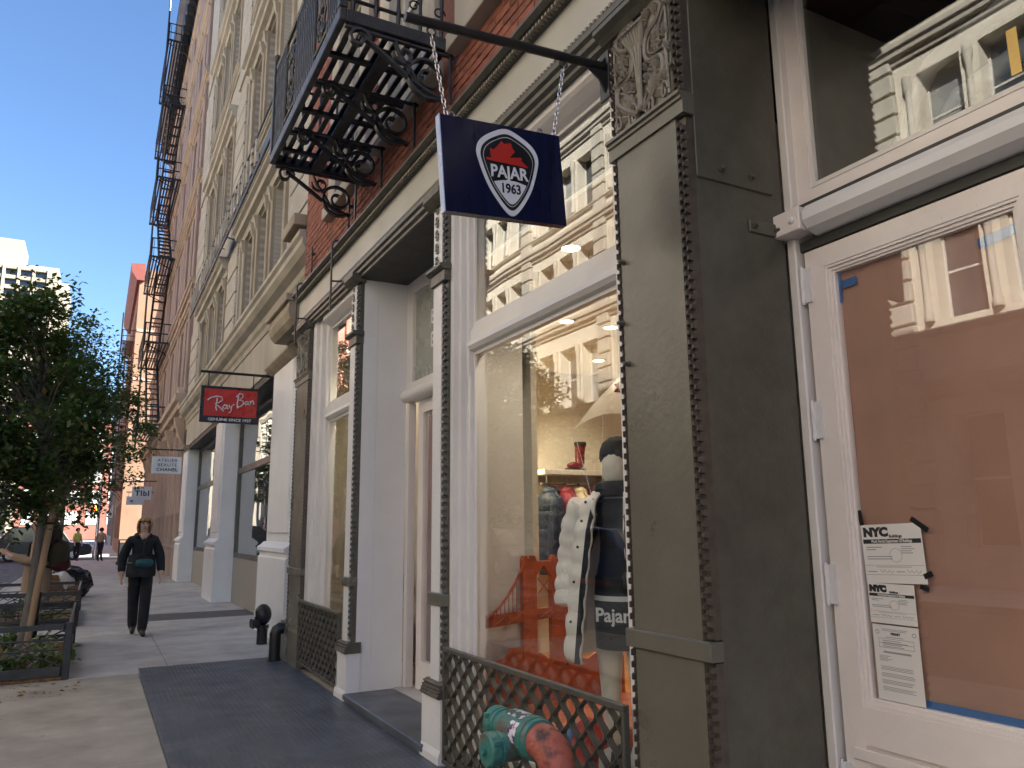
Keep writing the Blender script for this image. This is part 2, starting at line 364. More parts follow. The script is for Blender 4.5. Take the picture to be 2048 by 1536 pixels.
# concrete flags; columns split at x=0.86, rows about 1.5 m, with shallow joints
def flag(x0, x1, y0, y1, mat=M_conc, z=0.0):
    return MB().bbox(x0+0.004, x1-0.004, y0+0.004, y1-0.004, -0.012, z, 0.004).build('paving_slab', mat, sw)
flag(XC, 0.545, -11, -2, M_conc2); flag(0.545, 2.85, -11, -2, M_conc2)
flag(XC, 0.545, -2, 2.2, M_conc2); flag(XC, 0.545, 2.2, 6.0, M_conc2)
flag(XC, 0.545, 6.0, 9.58, M_conc2)
flag(-0.13, 0.86, 9.58, 13.9); flag(0.86, 2.85, 9.95, 13.9)
flag(0.545, 0.86, 9.58, 9.95)
flag(XC, -0.13, 12.75, 14.7)
flag(-0.13, 0.86, 13.9, 18.4); flag(0.86, 2.85, 13.9, 14.9)
flag(0.86, 2.85, 14.9, 16.1, M_patch, -0.003); flag(0.86, 2.85, 16.1, 19.5)
flag(XC, -0.13, 17.8, 21.8); flag(-0.13, 0.9, 18.4, 25.4); flag(0.9, 2.85, 19.5, 25.4)
flag(XC, -0.13, 21.8, 25.4)
for k in range(6):
    flag(XC, 0.95, 25.4+k*3.9, 25.4+(k+1)*3.9); flag(0.95, 2.85, 25.4+k*3.9, 25.4+(k+1)*3.9, M_conc2 if k < 3 else M_conc)
# black steel cellar plate with raised tread lines
pl = thing('cellar_plate', 'black ribbed steel cellar plate covering the sidewalk before the shop', 'metal plate', (1.3, 6.0, 0.0))
MB().bbox(0.55, 2.085, 0.2, 9.9, -0.010, 0.006, 0.003).build('plate', M_plate, pl)
mb = MB(); rnd = random.Random(5)
y = 2.0
while y < 9.85:
    x = 0.60
    while x < 2.04:
        mb.v += [(x, y, 0.0058), (x+0.028, y, 0.0058), (x+0.022, y+0.014, 0.0088), (x+0.006, y+0.014, 0.0088), (x, y+0.028, 0.0058), (x+0.028, y+0.028, 0.0058)]
        b = len(mb.v)-6; mb.f += [(b, b+1, b+2, b+3), (b+3, b+2, b+5, b+4)]
        x += 0.042
    y += 0.042
mb.build('tread_ribs', M_plate, pl, kind='stuff')
MB().box(0.55, 2.085, 4.2, 4.206, 0.0061, 0.0085).build('plate_joint', M_olive_dk, pl)
# ------------------------------------------------------------------ the near shop building
F = 2.10
A = thing('shop_building', 'red brick building with cream fascia and olive cast iron shop front', 'building', (2.6, 3.5, 0.0))
# brick upper wall: real bricks where they can be picked apart
BX = 2.15
wall = MB().box(BX+0.012, 2.6, 2.0, 9.72, 4.40, 5.10)
WINS = [(3.30, 4.62), (5.35, 6.45), (7.15, 8.25)]
ys = 2.0
for a, b in WINS+[(9.72, 9.72)]:
    wall.box(BX+0.012, 2.6, ys, a, 5.10, 7.6); ys = b
wall.box(BX+0.012, 2.6, 2.0, 9.72, 7.6, 21.0).box(BX+0.012, 2.6, -13, 2.0, 4.40, 21.0).box(2.601, 14, -13, 9.72, 4.40, 20.9).box(2.601, 14, -13, -3, 0, 4.40).box(6.9, 14, -3, 9.72, 0, 4.4)
wl = wall.build('brick_wall', M_brickfar, A)
b0 = MB().bbox(-0.02, 0.10, -0.1, 0.1, -0.0305, 0.0305, 0.004).build('brick', M_brick)
b1m = b0.data.copy(); b1m.materials.clear(); b1m.materials.append(M_brick2)
rnd = random.Random(11); nb = 0; extra = MB()
def in_win(y0, y1, z):
    return z > 5.0 and any(a-0.22 < y1 and y0 < b+0.22 for a, b in WINS)
row = 0; z = 4.48
while z < 7.6:
    y = 2.62 + (0.105 if row % 2 else 0)
    while y < 9.6:
        if not in_win(y-0.1, y+0.1, z) and y < 9.60:
            dx = rnd.uniform(-0.003, 0.003)
            if nb < 299 and z < 5.12:
                o = bpy.data.objects.new('brick', b1m if rnd.random() < 0.35 else b0.data); COL.objects.link(o); o.parent = wl; o.location = (BX+0.02-2.6+dx, y-3.5, z); nb += 1
            else:
                extra.box(BX+dx, BX+0.1, y-0.1, y+0.1, z-0.0305, z+0.0305)
        y += 0.21
    z += 0.0705; row += 1
extra.build('bricks', M_brick, wl, kind='stuff')
bpy.data.objects.remove(b0)
# upper windows with cream surrounds
for a, b in WINS:
    w = MB()
    ring_frame(w, 'x', 2.235, 2.30, a+0.12, b-0.12, 5.16, 7.48, 0.07)
    w.box(2.24, 2.29, a+0.19, b-0.19, 6.28, 6.34)
    wo_ = w.build('window', M_sash, A)
    MB().box(2.262, 2.268, a+0.19, b-0.19, 5.23, 7.41).build('pane', M_pane_b, wo_)
    s = MB(); s.bbox(2.05, 2.40, a-0.22, b+0.22, 5.02, 5.16).bbox(2.10, 2.40, a-0.16, a+0.12, 5.161, 7.48).bbox(2.10, 2.40, b-0.12, b+0.16, 5.161, 7.48).bbox(2.06, 2.40, a-0.2, b+0.2, 7.481, 7.72)
    s.build('window_surround', M_stone, A)
# fascia and mouldings, from behind the camera to the party line
fa = MB().box(2.10, 2.40, -3, 9.66, 4.07, 4.36).build('fascia', M_fascia, A)
MB().prism([(2.40, 4.361), (2.075, 4.361), (2.06, 4.375), (2.06, 4.395), (2.03, 4.40), (2.00, 4.425), (2.00, 4.445), (2.40, 4.455)], 'y', -3, 9.68).build('cornice_moulding', M_olive_dk, fa)
MB().prism([(2.40, 4.069), (2.085, 4.069), (2.085, 4.045), (2.055, 4.035), (2.055, 4.0), (2.075, 3.985), (2.075, 3.955), (2.10, 3.94), (2.10, 3.915), (2.40, 3.915)], 'y', -3, 9.66).build('lower_moulding', M_olive_dk, fa)
mb = MB(); y = 2.3
while y < 9.6:
    mb.box(2.035, 2.075, y, y+0.018, 4.362, 4.384); mb.box(2.062, 2.088, y, y+0.018, 4.048, 4.0685); y += 0.036
mb.build('bead_row', M_orn, fa, kind='stuff')
def weave(parent, x, y0, y1, z0, z1, pitch=0.042, mat=M_weave, prot=0.022):
    mb = MB().box(x+0.012, x+0.05, y0, y1, z0, z1); ym = (y0+y1)/2; k = 0; z = z0+0.004
    while z + pitch*0.8 < z1:
        for h, (a, b) in enumerate(((y0, ym), (ym, y1))):
            zz = z + (pitch/2 if h else 0)
            if zz+pitch*0.62 > z1: continue
            q = len(mb.v); e = 0.004
            mb.v += [(x+0.012, a, zz), (x+0.012, b, zz), (x+0.012, b, zz+pitch*0.62), (x+0.012, a, zz+pitch*0.62),
                     (x-prot+0.012, a+e, zz+e), (x-prot+0.018, b-e, zz+e), (x-prot+0.018, b-e, zz+pitch*0.62-e), (x-prot+0.012, a+e, zz+pitch*0.62-e)]
            mb.f += [(q+4, q+5, q+6, q+7), (q, q+1, q+5, q+4), (q+1, q+2, q+6, q+5), (q+2, q+3, q+7, q+6), (q+3, q, q+4, q+7)]
        z += pitch; k += 1
    return mb.build('weave_strip', mat, parent, kind='stuff')
def leaf_fan(mb, fx, c, r, a0, n=5, spread=1.9, d=0.012):
    # fan of pointed leaflets, raised in the middle; fx(p, q, depth) -> 3D
    for i in range(n):
        a = a0 + spread*(i/(n-1)-0.5); L = r*(1-0.25*abs(i/(n-1)-0.5)*2)
        tip = (c[0]+L*math.cos(a), c[1]+L*math.sin(a)); w = r*0.17
        m1 = (c[0]+0.55*L*math.cos(a)-w*math.sin(a), c[1]+0.55*L*math.sin(a)+w*math.cos(a)); m2 = (c[0]+0.55*L*math.cos(a)+w*math.sin(a), c[1]+0.55*L*math.sin(a)-w*math.cos(a))
        mid = (c[0]+0.6*L*math.cos(a), c[1]+0.6*L*math.sin(a)); b = len(mb.v)
        mb.v += [fx(c[0], c[1], 0.002), fx(*m1, 0.001), fx(*tip, 0.002), fx(*m2, 0.001), fx(*mid, d)]
        mb.f += [(b, b+1, b+4), (b+1, b+2, b+4), (b+2, b+3, b+4), (b+3, b, b+4)]
def capital(parent, x, y0, y1, z0, z1):
    # cast scrollwork panel: symmetrical vine, volutes, leaves, central stem with curled leaf
    bk = MB().box(x+0.001, x+0.06, y0, y1, z0, z1).build('capital_ground', M_olive, parent)
    W = (y1-y0)/2; H = z1-z0; yc = (y0+y1)/2
    mb = MB(); lf = MB(); st = MB()
    for s in (-1, 1):
        def fx(p, q, d=0.0, s=s): return (x-d+0.004, yc+s*p*W, z0+q*H)
        def vine(pts, r0, r1):
            n = len(pts); P = []
            for i in range(n-1):                # Catmull-Rom
                p0, p1, p2, p3 = pts[max(i-1, 0)], pts[i], pts[i+1], pts[min(i+2, n-1)]
                for k in range(6):
                    t = k/6
                    P.append(tuple(0.5*((2*p1[j])+(-p0[j]+p2[j])*t+(2*p0[j]-5*p1[j]+4*p2[j]-p3[j])*t*t+(-p0[j]+3*p1[j]-3*p2[j]+p3[j])*t**3) for j in (0, 1)))
            P.append(pts[-1]); m = len(P)
            mb.tube([fx(*p, 0.010) for p in P], [r0+(r1-r0)*i/(m-1) for i in range(m)], 6, True, 0.7)
        vine([(0.10, 0.06), (0.45, 0.17), (0.78, 0.30), (0.74, 0.44), (0.40, 0.47), (0.22, 0.56), (0.28, 0.72), (0.62, 0.80), (0.80, 0.90), (0.55, 0.985), (0.2, 0.95), (0.06, 0.86)], 0.020, 0.014)
        vine([(0.16, 0.08), (0.52, 0.20), (0.86, 0.33), (0.84, 0.50), (0.50, 0.52), (0.32, 0.58), (0.38, 0.69), (0.7, 0.75), (0.9, 0.88)], 0.010, 0.007)
        vine([(0.93, 0.05), (0.9, 0.4), (0.93, 0.75), (0.88, 0.95)], 0.008, 0.006)
        mb.tube(spiral((0.24, 0.09), 0.20, 0.02, -1.5, 8.0, 26, lambda p, q: fx(0.24+(p-0.24)*1.0, 0.09+(q-0.09)*0.75, 0.014)), 0.008, 5)
        mb.tube(spiral((0.80, 0.10), 0.12, 0.02, 0, 7.5, 20, lambda p, q: fx(p, 0.10+(q-0.10)*0.8, 0.014)), 0.007, 5)
        mb.tube(spiral((0.46, 0.36), 0.16, 0.03, 2.5, 8.5, 18, lambda p, q: fx(p, 0.36+(q-0.36)*0.6, 0.012)), 0.006, 5)
        mb.tube(spiral((0.58, 0.63), 0.15, 0.03, -2.0, 5.0, 18, lambda p, q: fx(p, 0.63+(q-0.63)*0.6, 0.012)), 0.006, 5)
        def f2(p, q, d): return fx(p, q*1.0, d)
        for c, r, a, n in (((0.45, 0.12), 0.34, 1.3, 6), ((0.50, 0.33), 0.24, 0.6, 5), ((0.52, 0.36), 0.2, 3.2, 5), ((0.55, 0.60), 0.22, 1.1, 5), ((0.60, 0.66), 0.2, 4.2, 5), ((0.55, 0.87), 0.2, 0.9, 5), ((0.86, 0.60), 0.16, 1.6, 4), ((0.80, 0.18), 0.18, 1.4, 5), ((0.30, 0.88), 0.2, 2.2, 4), ((0.9, 0.45), 0.13, 1.2, 3), ((0.22, 0.30), 0.14, 1.5, 3), ((0.93, 0.93), 0.1, -2.2, 3), ((0.2, 0.42), 0.12, 1.4, 3)):
            leaf_fan(lf, lambda p, q, d, c=c: fx(p, c[1]+(q-c[1])*0.75, d+0.006), c, r*1.25, a, n+1, 2.4, 0.022)
    def fc(p, q, d=0.0): return (x-d+0.004, yc+p*W, z0+q*H)
    for p in (-0.07, 0.0, 0.07):
        st.tube([fc(p*0.6, 0.08, 0.012), fc(p*0.7, 0.4, 0.018), fc(p*1.4, 0.62, 0.022), fc(p*2.6, 0.78, 0.034)], [0.007, 0.009, 0.011, 0.012], 6)
    for k in range(7):
        p = (k-3)/3
        st.tube([fc(p*0.16, 0.66, 0.02), fc(p*0.30, 0.80, 0.045), fc(p*0.34, 0.86, 0.060), fc(p*0.33, 0.82, 0.072)], [0.010, 0.014, 0.013, 0.006], 6)
    st.blob(fc(0, 0.10, 0.02), (0.018, 0.018, 0.018), 8, 6)
    mb.build('vine_relief', M_orn, parent, smooth=True); lf.build('leaf_relief', M_orn, parent, kind='stuff'); st.build('stem_relief', M_orn, parent, smooth=True)
def bolt(parent, p, axis, r=0.014, mat=M_olive_dk, L=0.02):
    mb = MB()
    if axis == 'x': mb.lathe([(r*1.5, 0), (r*1.5, -L*0.25), (r, -L*0.3), (r, -L), (r*0.5, -L*1.15)], p, 'x', 10)
    else: mb.lathe([(r*1.5, 0), (r*1.5, -L*0.25), (r, -L*0.3), (r, -L), (r*0.5, -L*1.15)], p, 'y', 10)
    return mb.build('bolt', mat, parent)
def big_pilaster(y0, y1, label, base, side_depth, left_weave=True):
    p = MB().box(F, 2.40, y0+0.052, y1-(0.04 if left_weave else 0), 0.0, 3.90).build('pilaster', M_olive, A, label=label)
    weave(p, F+0.002, y0+0.002, y0+0.051, 0.02, 0.985); weave(p, F+0.002, y0+0.002, y0+0.051, 1.07, 3.24); weave(p, F+0.002, y0+0.002, y0+0.051, 3.36, 3.88)
    if left_weave:
        weave(p, F+0.002, y1-0.039, y1-0.001, 0.02, 0.985, 0.05); weave(p, F+0.002, y1-0.039, y1-0.001, 1.07, 3.24, 0.05); weave(p, F+0.002, y1-0.039, y1-0.001, 3.36, 3.88, 0.05)
    MB().bbox(F-0.018, F+0.05, y0-0.008, y1+0.01, 0.99, 1.065, 0.004).build('band', M_olive, p)
    MB().prism([(F+0.05, 3.25), (F-0.012, 3.25), (F-0.012, 3.31), (F-0.022, 3.315), (F-0.022, 3.33), (F-0.034, 3.335), (F-0.034, 3.35), (F+0.05, 3.35)], 'y', y0-0.012, y1+0.012).build('capital_ledge', M_olive, p)
    MB().prism([(F+0.05, 3.885), (F-0.02, 3.885), (F-0.045, 3.91), (F-0.075, 3.93), (F-0.075, 3.955), (F+0.05, 3.956)], 'y', y0-0.03, y1+0.03).build('capital_cap', M_olive_dk, p)
    capital(p, F-0.004, y0+0.055, y1-0.042, 3.352, 3.884)
    if base:
        MB().prism([(F+0.05, 0.0), (F-0.03, 0.0), (F-0.03, 0.36), (F-0.016, 0.40), (F-0.016, 0.43), (F+0.05, 0.43)], 'y', y0-0.02, y1+0.22).build('base_block', M_olive, p)
    return p
bp = big_pilaster(2.33, 2.85, 'wide olive pilaster with bolts and scrollwork capital', False, 0.6)
for yy, zz in ((2.79, 2.72), (2.815, 2.43), (2.78, 2.23)): bolt(bp, (F, yy, zz), 'x', 0.009, M_olive_dk, 0.03)
bolt(bp, (F-0.004, 2.375, 3.50), 'x', 0.012); 
# the olive return of the wide pilaster towards the right-hand door
rt = MB().box(2.152, 2.66, 2.332, 2.40, 0.0, 4.06).build('pilaster_return', M_olive_dk, A)
MB().bbox(2.153, 2.60, 2.322, 2.3318, 2.97, 4.05, 0.003).build('lapped_sheet', M_olive_dk, rt)
for xx in (2.29, 2.47): bolt(rt, (xx, 2.3218, 3.03), 'y', 0.011)
MB().bbox(2.44, 2.66, 2.320, 2.3318, 2.77, 2.83, 0.003).build('strap_plate', M_olive_dk, rt)
for xx in (2.47, 2.60): bolt(rt, (xx, 2.3198, 2.80), 'y', 0.009)
big_pilaster(8.98, 9.66, 'far olive pilaster beside the white painted neighbour', True, 0.2)
def small_pilaster(y0):
    y1 = y0+0.24
    p = MB().box(F, 2.30, y0+0.085, y1, 0.50, 3.92).build('pilaster', M_white, A)
    MB().box(F+0.030, F+0.056, y0+0.001, y0+0.0849, 0.45, 3.92).build('weave_backing', M_olive_dk, p)
    MB().box(F+0.0565, 2.30, y0, y0+0.0849, 0.0, 3.91).build('side_face', M_white, p)
    weave(p, F+0.006, y0+0.004, y0+0.082, 0.52, 0.985, 0.05, M_olive_dk); weave(p, F+0.006, y0+0.004, y0+0.082, 1.07, 3.26, 0.05, M_olive_dk); weave(p, F+0.006, y0+0.004, y0+0.082, 3.39, 3.87, 0.05, M_olive_dk)
    MB().bbox(F-0.022, F+0.06, y0-0.004, y1+0.015, 0.985, 1.07, 0.006).build('band', M_olive, p)
    MB().bbox(F-0.02, F+0.06, y0-0.006, y1+0.015, 3.262, 3.345, 0.005).prism([(F+0.06, 3.3451), (F-0.03, 3.3451), (F-0.055, 3.365), (F-0.055, 3.385), (F+0.06, 3.39)], 'y', y0-0.012, y1+0.03).build('collar', M_olive_dk, p)
    MB().prism([(F+0.06, 3.872), (F-0.03, 3.872), (F-0.06, 3.90), (F-0.08, 3.925), (F-0.08, 3.96), (F+0.06, 3.962)], 'y', y0-0.03, y1+0.04).build('capital_cap', M_olive_dk, p)
    mb = MB()
    for k in range(9):
        z = 3.42+k*0.052
        mb.tube(spiral((0, 0), 0.030, 0.006, 0.5+PI*(k % 2), 6.2+PI*(k % 2), 12, lambda a, b: (F-0.008, y0+0.165+a, z+b)), 0.007, 5)
    mb.build('scroll_relief', M_orn, p, smooth=True)
    MB().prism([(F+0.1, 0.0), (F-0.045, 0.0), (F-0.045, 0.05), (F-0.03, 0.09), (F-0.03, 0.405), (F+0.1, 0.405)], 'y', y0-0.01, y1+0.075).build('foot', M_white, p)
    m2 = MB().prism([(F+0.1, 0.406), (F-0.05, 0.406), (F-0.05, 0.43), (F-0.038, 0.44), (F-0.038, 0.455), (F-0.025, 0.47), (F-0.025, 0.485), (F-0.012, 0.50), (F+0.1, 0.50)], 'y', y0-0.02, y1+0.05)
    for k in range(4): m2.tube([(F-0.052+0.008*k, y0-0.015, 0.42+0.022*k), (F-0.052+0.008*k, y1+0.045, 0.42+0.022*k)], 0.008, 6)
    m2.build('foot_moulding', M_olive_dk, p)
    return p
small_pilaster(4.90); small_pilaster(7.05)
# ---- big display window
def display_window(y0, y1, casing_l, casing_r, label):
    # y1 is the far side (left in the photograph)
    w = MB()
    for k, (dx, dw) in enumerate(((0.0, 0.055), (0.035, 0.05), (0.075, 0.045))):
        a1 = y1-sum((0.055, 0.05, 0.045)[:k])*casing_l; wl_ = dw*casing_l
        w.box(2.135+dx, 2.33, a1-wl_, a1, 0.10, 3.914)
        a0 = y0+sum((0.055, 0.05, 0.045)[:k])*casing_r
        w.box(2.135+dx, 2.33, a0, a0+dw*casing_r, 0.10, 3.914)
    gl = y1-0.15*casing_l; gr = y0+0.15*casing_r
    w.prism([(2.33, 3.80), (2.24, 3.80), (2.21, 3.815), (2.16, 3.85), (2.14, 3.87), (2.14, 3.914), (2.33, 3.914)], 'y', gr, gl)
    w.prism([(2.33, 2.71), (2.25, 2.71), (2.215, 2.72), (2.195, 2.745), (2.205, 2.775), (2.22, 2.79), (2.22, 2.865), (2.235, 2.872), (2.235, 2.90), (2.33, 2.90)], 'y', gr, gl)
    w.box(2.20, 2.33, gr, gl, 0.10, 0.24)
    o = w.build('display_window', M_frame, A, label=label)
    MB().box(2.262, 2.268, gr, gl, 0.24, 2.71).build('pane', M_glass, o); MB().box(2.262, 2.268, gr, gl, 2.90, 3.80).build('pane', M_glass, o)
    m = MB()   # thin glazing beads
    for z0, z1 in ((0.24, 2.71), (2.90, 3.80)):
        ring_frame(m, 'x', 2.245, 2.2615, gr, gl, z0, z1, 0.022)
    m.build('glazing_bead', M_frame, o)
    return o
display_window(2.87, 4.90, 1.0, 0.6, 'large near display window with pale stepped frame')
display_window(7.295, 8.975, 2.6, 0.45, 'narrow display window beyond the doorway')
# ---- doorway between the small pilasters
dr = MB().box(2.301, 2.60, 7.05, 7.29, 0.05, 3.912).build('door_recess_jamb', M_white, A, label='white painted jamb of the doorway')
MB().box(2.301, 2.60, 5.092, 5.138, 0.05, 3.912).build('door_recess_jamb', M_white, A)
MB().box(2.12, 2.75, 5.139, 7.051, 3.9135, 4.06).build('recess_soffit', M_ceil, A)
MB().bbox(2.06, 2.52, 5.15, 7.05, 0.0, 0.072, 0.006).prism([(2.075, 0.0725), (2.055, 0.0725), (2.045, 0.065), (2.045, 0.03), (2.0595, 0.03), (2.0595, 0.0721), (2.075, 0.0721)], 'y', 5.16, 7.045).build('rubber_step', M_plate, A)
MB().bbox(2.521, 2.72, 5.14, 7.05, 0.0, 0.082, 0.004).build('door_sill', M_conc, A)
MB().box(2.721, 3.6, 5.10, 7.10, 0.0, 0.078).build('lobby_floor', M_wood, A)
t = MB()
ring_frame(t, 'x', 2.60, 2.68, 5.14, 7.05, 2.84, 3.912, 0.16, 0.13, 0.05)
t.box(2.605, 2.675, 6.97, 7.05, 0.083, 2.70).box(2.605, 2.675, 5.14, 5.22, 0.083, 2.70)
t.lathe([(0.0, 5.14), (0.062, 5.141), (0.062, 7.049), (0.0, 7.05)], (2.60, 0, 2.77), 'y', 16)
t.box(2.61, 2.68, 5.14, 7.05, 2.71, 2.839)
tw = t.build('doorway_frame', M_frame, A)
MB().box(2.632, 2.638, 5.30, 6.89, 2.89, 3.782).build('pane', pm('frosted_glass', (0.30, 0.31, 0.27), 0.25, var=0.04), tw)
text_mb('BOR', 0.20, (2.629, 6.50, 3.44), (0, -1, 0), (0, 0, 1), 0.002, 0.002, 'LEFT').build('lettering', M_signw, tw)
text_mb('EST', 0.20, (2.629, 6.50, 3.22), (0, -1, 0), (0, 0, 1), 0.002, 0.002, 'LEFT').build('lettering', M_signw, tw)
text_mb('1', 0.20, (2.629, 6.36, 2.99), (0, -1, 0), (0, 0, 1), 0.002, 0.002, 'LEFT').build('lettering', M_signw, tw)
dl = MB(); ring_frame(dl, 'x', 2.66, 2.71, 5.86, 6.86, 0.09, 2.70, 0.12, 0.12, 0.25); dlo = dl.build('door', M_pinkdoor, A)
MB().box(2.682, 2.688, 5.98, 6.74, 0.34, 2.58).build('pane', M_glass, dlo)
MB().tube([(2.63, 6.00, 1.0), (2.61, 6.0, 1.02), (2.61, 6.0, 1.22), (2.63, 6.0, 1.24)], 0.012, 6).build('handle', M_steel, dlo)
MB().box(2.90, 2.95, 5.1, 7.2, 0.078, 3.9).build('lobby_wall', M_inner, A)
MB().box(2.86, 2.899, 6.3, 7.1, 0.078, 2.6).build('lobby_red_panel', pm('lobby_red', (0.22, 0.03, 0.02), 0.7), A)
# ---- right-hand doorway behind the wide pilaster (door plane x = 2.70)
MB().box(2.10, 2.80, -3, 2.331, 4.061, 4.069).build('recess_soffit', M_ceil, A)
DX = 2.70
jb = MB().bbox(DX-0.03, DX+0.10, 2.285, 2.3315, 0.0, 4.06, 0.006).build('door_jamb', M_frame, A)
tr = MB(); ring_frame(tr, 'x', DX+0.01, DX+0.07, 0.62, 2.284, 2.92, 4.06, 0.065, 0.06, 0.055, 0.075)
tr.box(DX+0.025, DX+0.065, 0.685, 2.209, 2.9751, 2.985)
tro = tr.build('transom_window', M_pinkdoor, A)
MB().box(DX+0.042, DX+0.048, 0.685, 2.209, 2.9851, 4.0).build('pane', M_glass, tro)
mm = MB(); ring_frame(mm, 'x', DX+0.02, DX+0.0415, 0.685, 2.209, 2.9851, 4.0, 0.02); mm.build('glazing_bead', M_frame, tro)
text_mb('1', 0.24, (DX+0.039, 1.385, 3.13), (0, -1, 0), (0, 0, 1), 0.006, 0.002, 'LEFT').build('lettering', pm('yellow_lettering', (0.75, 0.5, 0.12), 0.4), tro)
br = MB().prism([(DX+0.07, 2.745), (DX-0.02, 2.745), (DX-0.07, 2.765), (DX-0.095, 2.80), (DX-0.095, 2.835), (DX-0.07, 2.868), (DX-0.03, 2.885), (DX+0.07, 2.895)], 'y', 0.3, 2.18).build('transom_bar', M_white, A)
MB().bbox(DX-0.102, DX+0.0, 2.19, 2.40, 2.765, 2.87, 0.004).build('end_bracket', M_pinkdoor, br)
for yy in (2.36, 2.23): MB().lathe([(0.016, 0.0), (0.016, -0.006), (0.009, -0.011)], (DX-0.102, yy, 2.815), 'x', 12).build('rivet', M_white, br)
MB().box(DX+0.0, DX+0.07, 0.3, 2.284, 2.70, 2.744).box(DX+0.0, DX+0.07, 0.3, 2.284, 2.896, 2.9195).build('head_rail', M_ceil, br)
d = MB()
d.box(DX, DX+0.05, 2.165, 2.262, 0.06, 2.69); d.box(DX, DX+0.05, 1.20, 1.355, 0.06, 2.69)
d.box(DX, DX+0.05, 1.3551, 2.1649, 2.60, 2.69); d.box(DX, DX+0.05, 1.3551, 2.1649, 0.66, 0.80); d.box(DX+0.015, DX+0.05, 1.3551, 2.1649, 0.06, 0.6599)
for k, (a, c) in enumerate(((0.0, 0.010), (0.012, 0.012), (0.024, 0.010))):
    ring_frame(d, 'x', DX+0.004+0.008*k, DX+0.05, 1.3551+a, 2.1649-a, 0.8001+a, 2.5999-a, c+0.0018)
d.bbox(DX-0.012, DX+0.0, 1.24, 2.22, 0.60, 0.645, 0.004)
do = d.build('door', M_pinkdoor, A, label='greige glazed door papered over from inside')
MB().box(DX+0.030, DX+0.035, 1.389, 2.131, 0.834, 2.566).build('pane', M_glass, do)
for zz in (0.42, 1.18, 1.86, 2.46):
    h = MB()
    for k in range(3): h.lathe([(0.0095, 0.001), (0.0095, 0.052)], (DX-0.014, 2.274, zz+0.053*k), 'z', 10)
    h.lathe([(0.006, -0.008), (0.0075, 0.0), (0.006, 0.168)], (DX-0.014, 2.274, zz), 'z', 8); h.box(DX-0.012, DX-0.002, 2.235, 2.272, zz, zz+0.158)
    h.build('hinge', M_white, do, smooth=True)
MB().bbox(DX+0.0, DX+0.06, -0.6, 1.198, 0.0, 2.69, 0.006).build('door_leaf', M_pinkdoor, A)
MB().box(2.10, 2.80, -3.2, -0.62, 0.0, 4.06).build('side_wall', M_olive, A)
MB().bbox(2.15, 2.85, -0.6, 2.33, 0.0, 0.058, 0.006).build('door_sill', M_conc, A)
# room behind the papered door
MB().box(3.9, 3.95, -0.5, 2.4, 0.0, 4.05).box(2.80, 3.95, 2.34, 2.42, 0.0, 4.05).build('back_room_wall', pm('dusty_beige_wall', (0.42, 0.39, 0.34), 0.8), A)
# ------------------------------------------------------------------ window guards of riveted wavy bars
def guard(y0, y1, z0, z1, n, label):
    t = thing('window_guard', label, 'window guard', (2.085, (y0+y1)/2, z0), 'wavy bar guards below the display windows')
    MB().bbox(2.068, 2.102, y0, y1, z1-0.028, z1, 0.003).build('top_rail', M_olive_dk, t)
    MB().bbox(2.068, 2.102, y0, y1, z0, z0+0.024, 0.003).build('bottom_rail', M_olive_dk, t)
    for yy in (y0, y1-0.022): MB().bbox(2.069, 2.101, yy, yy+0.022, z0+0.0241, z1-0.0281, 0.003).build('end_post', M_olive_dk, t)
    p = (y1-y0-0.05)/n; per = (z1-z0-0.05)/4.75; N = 40
    for i in range(n+1):
        yc = y0+0.025+p*i; sg = 1 if i % 2 else -1
        pts = []
        for k in range(N+1):
            z = z0+0.024+(z1-z0-0.052)*k/N
            a = sg*math.cos(2*PI*(z-z0)/per)
            pts.append((2.085, yc+0.43*p*a, z))
        pts = [(q[0], min(max(q[1], y0+0.024), y1-0.024), q[2]) for q in pts]
        mb = MB().ribbon(pts, 0.034, 0.006, (1, 0, 0))
        o = mb.build('wavy_bar', M_olive_dk, t, smooth=True)
    return t
guard(2.875, 4.86, 0.03, 0.74, 25, 'olive wavy bar guard below the large display window')
guard(7.33, 8.96, 0.07, 0.74, 22, 'olive wavy bar guard below the narrow far display window')
# ------------------------------------------------------------------ ornate iron balcony above the doorway
BZ = 5.06; bx0, bx1, by0, by1 = 1.24, 2.13, 4.82, 7.30
bal = thing('iron_balcony', 'ornate black iron balcony on scroll brackets above the doorway', 'balcony', (2.1, 6.0, BZ))
MB().bbox(bx0, bx0+0.05, by0, by1, BZ-0.03, BZ+0.07).build('edge_beam', M_iron, bal)
MB().bbox(bx0+0.0505, bx1, by0, by0+0.05, BZ-0.03, BZ+0.07).build('end_beam', M_iron, bal)
MB().bbox(bx0+0.0505, bx1, by1-0.05, by1, BZ-0.03, BZ+0.07).build('end_beam', M_black, bal)
for k in range(9):
    x = bx0+0.10+k*0.088
    MB().box(x, x+0.042, by0+0.0505, by1-0.0505, BZ+0.012, BZ+0.03).build('floor_slat', M_black, bal)
for k, yy in enumerate((5.27, 5.72, 6.16, 6.6, 6.95)):
    MB().box(bx0+0.0505, bx1, yy, yy+0.045, BZ-0.022, BZ+0.0115).build('cross_bar', M_black, bal)
MB().bbox(1.62, 1.72, by0+0.2, by1-0.1, BZ-0.06, BZ-0.0225).build('stringer', M_iron, bal)
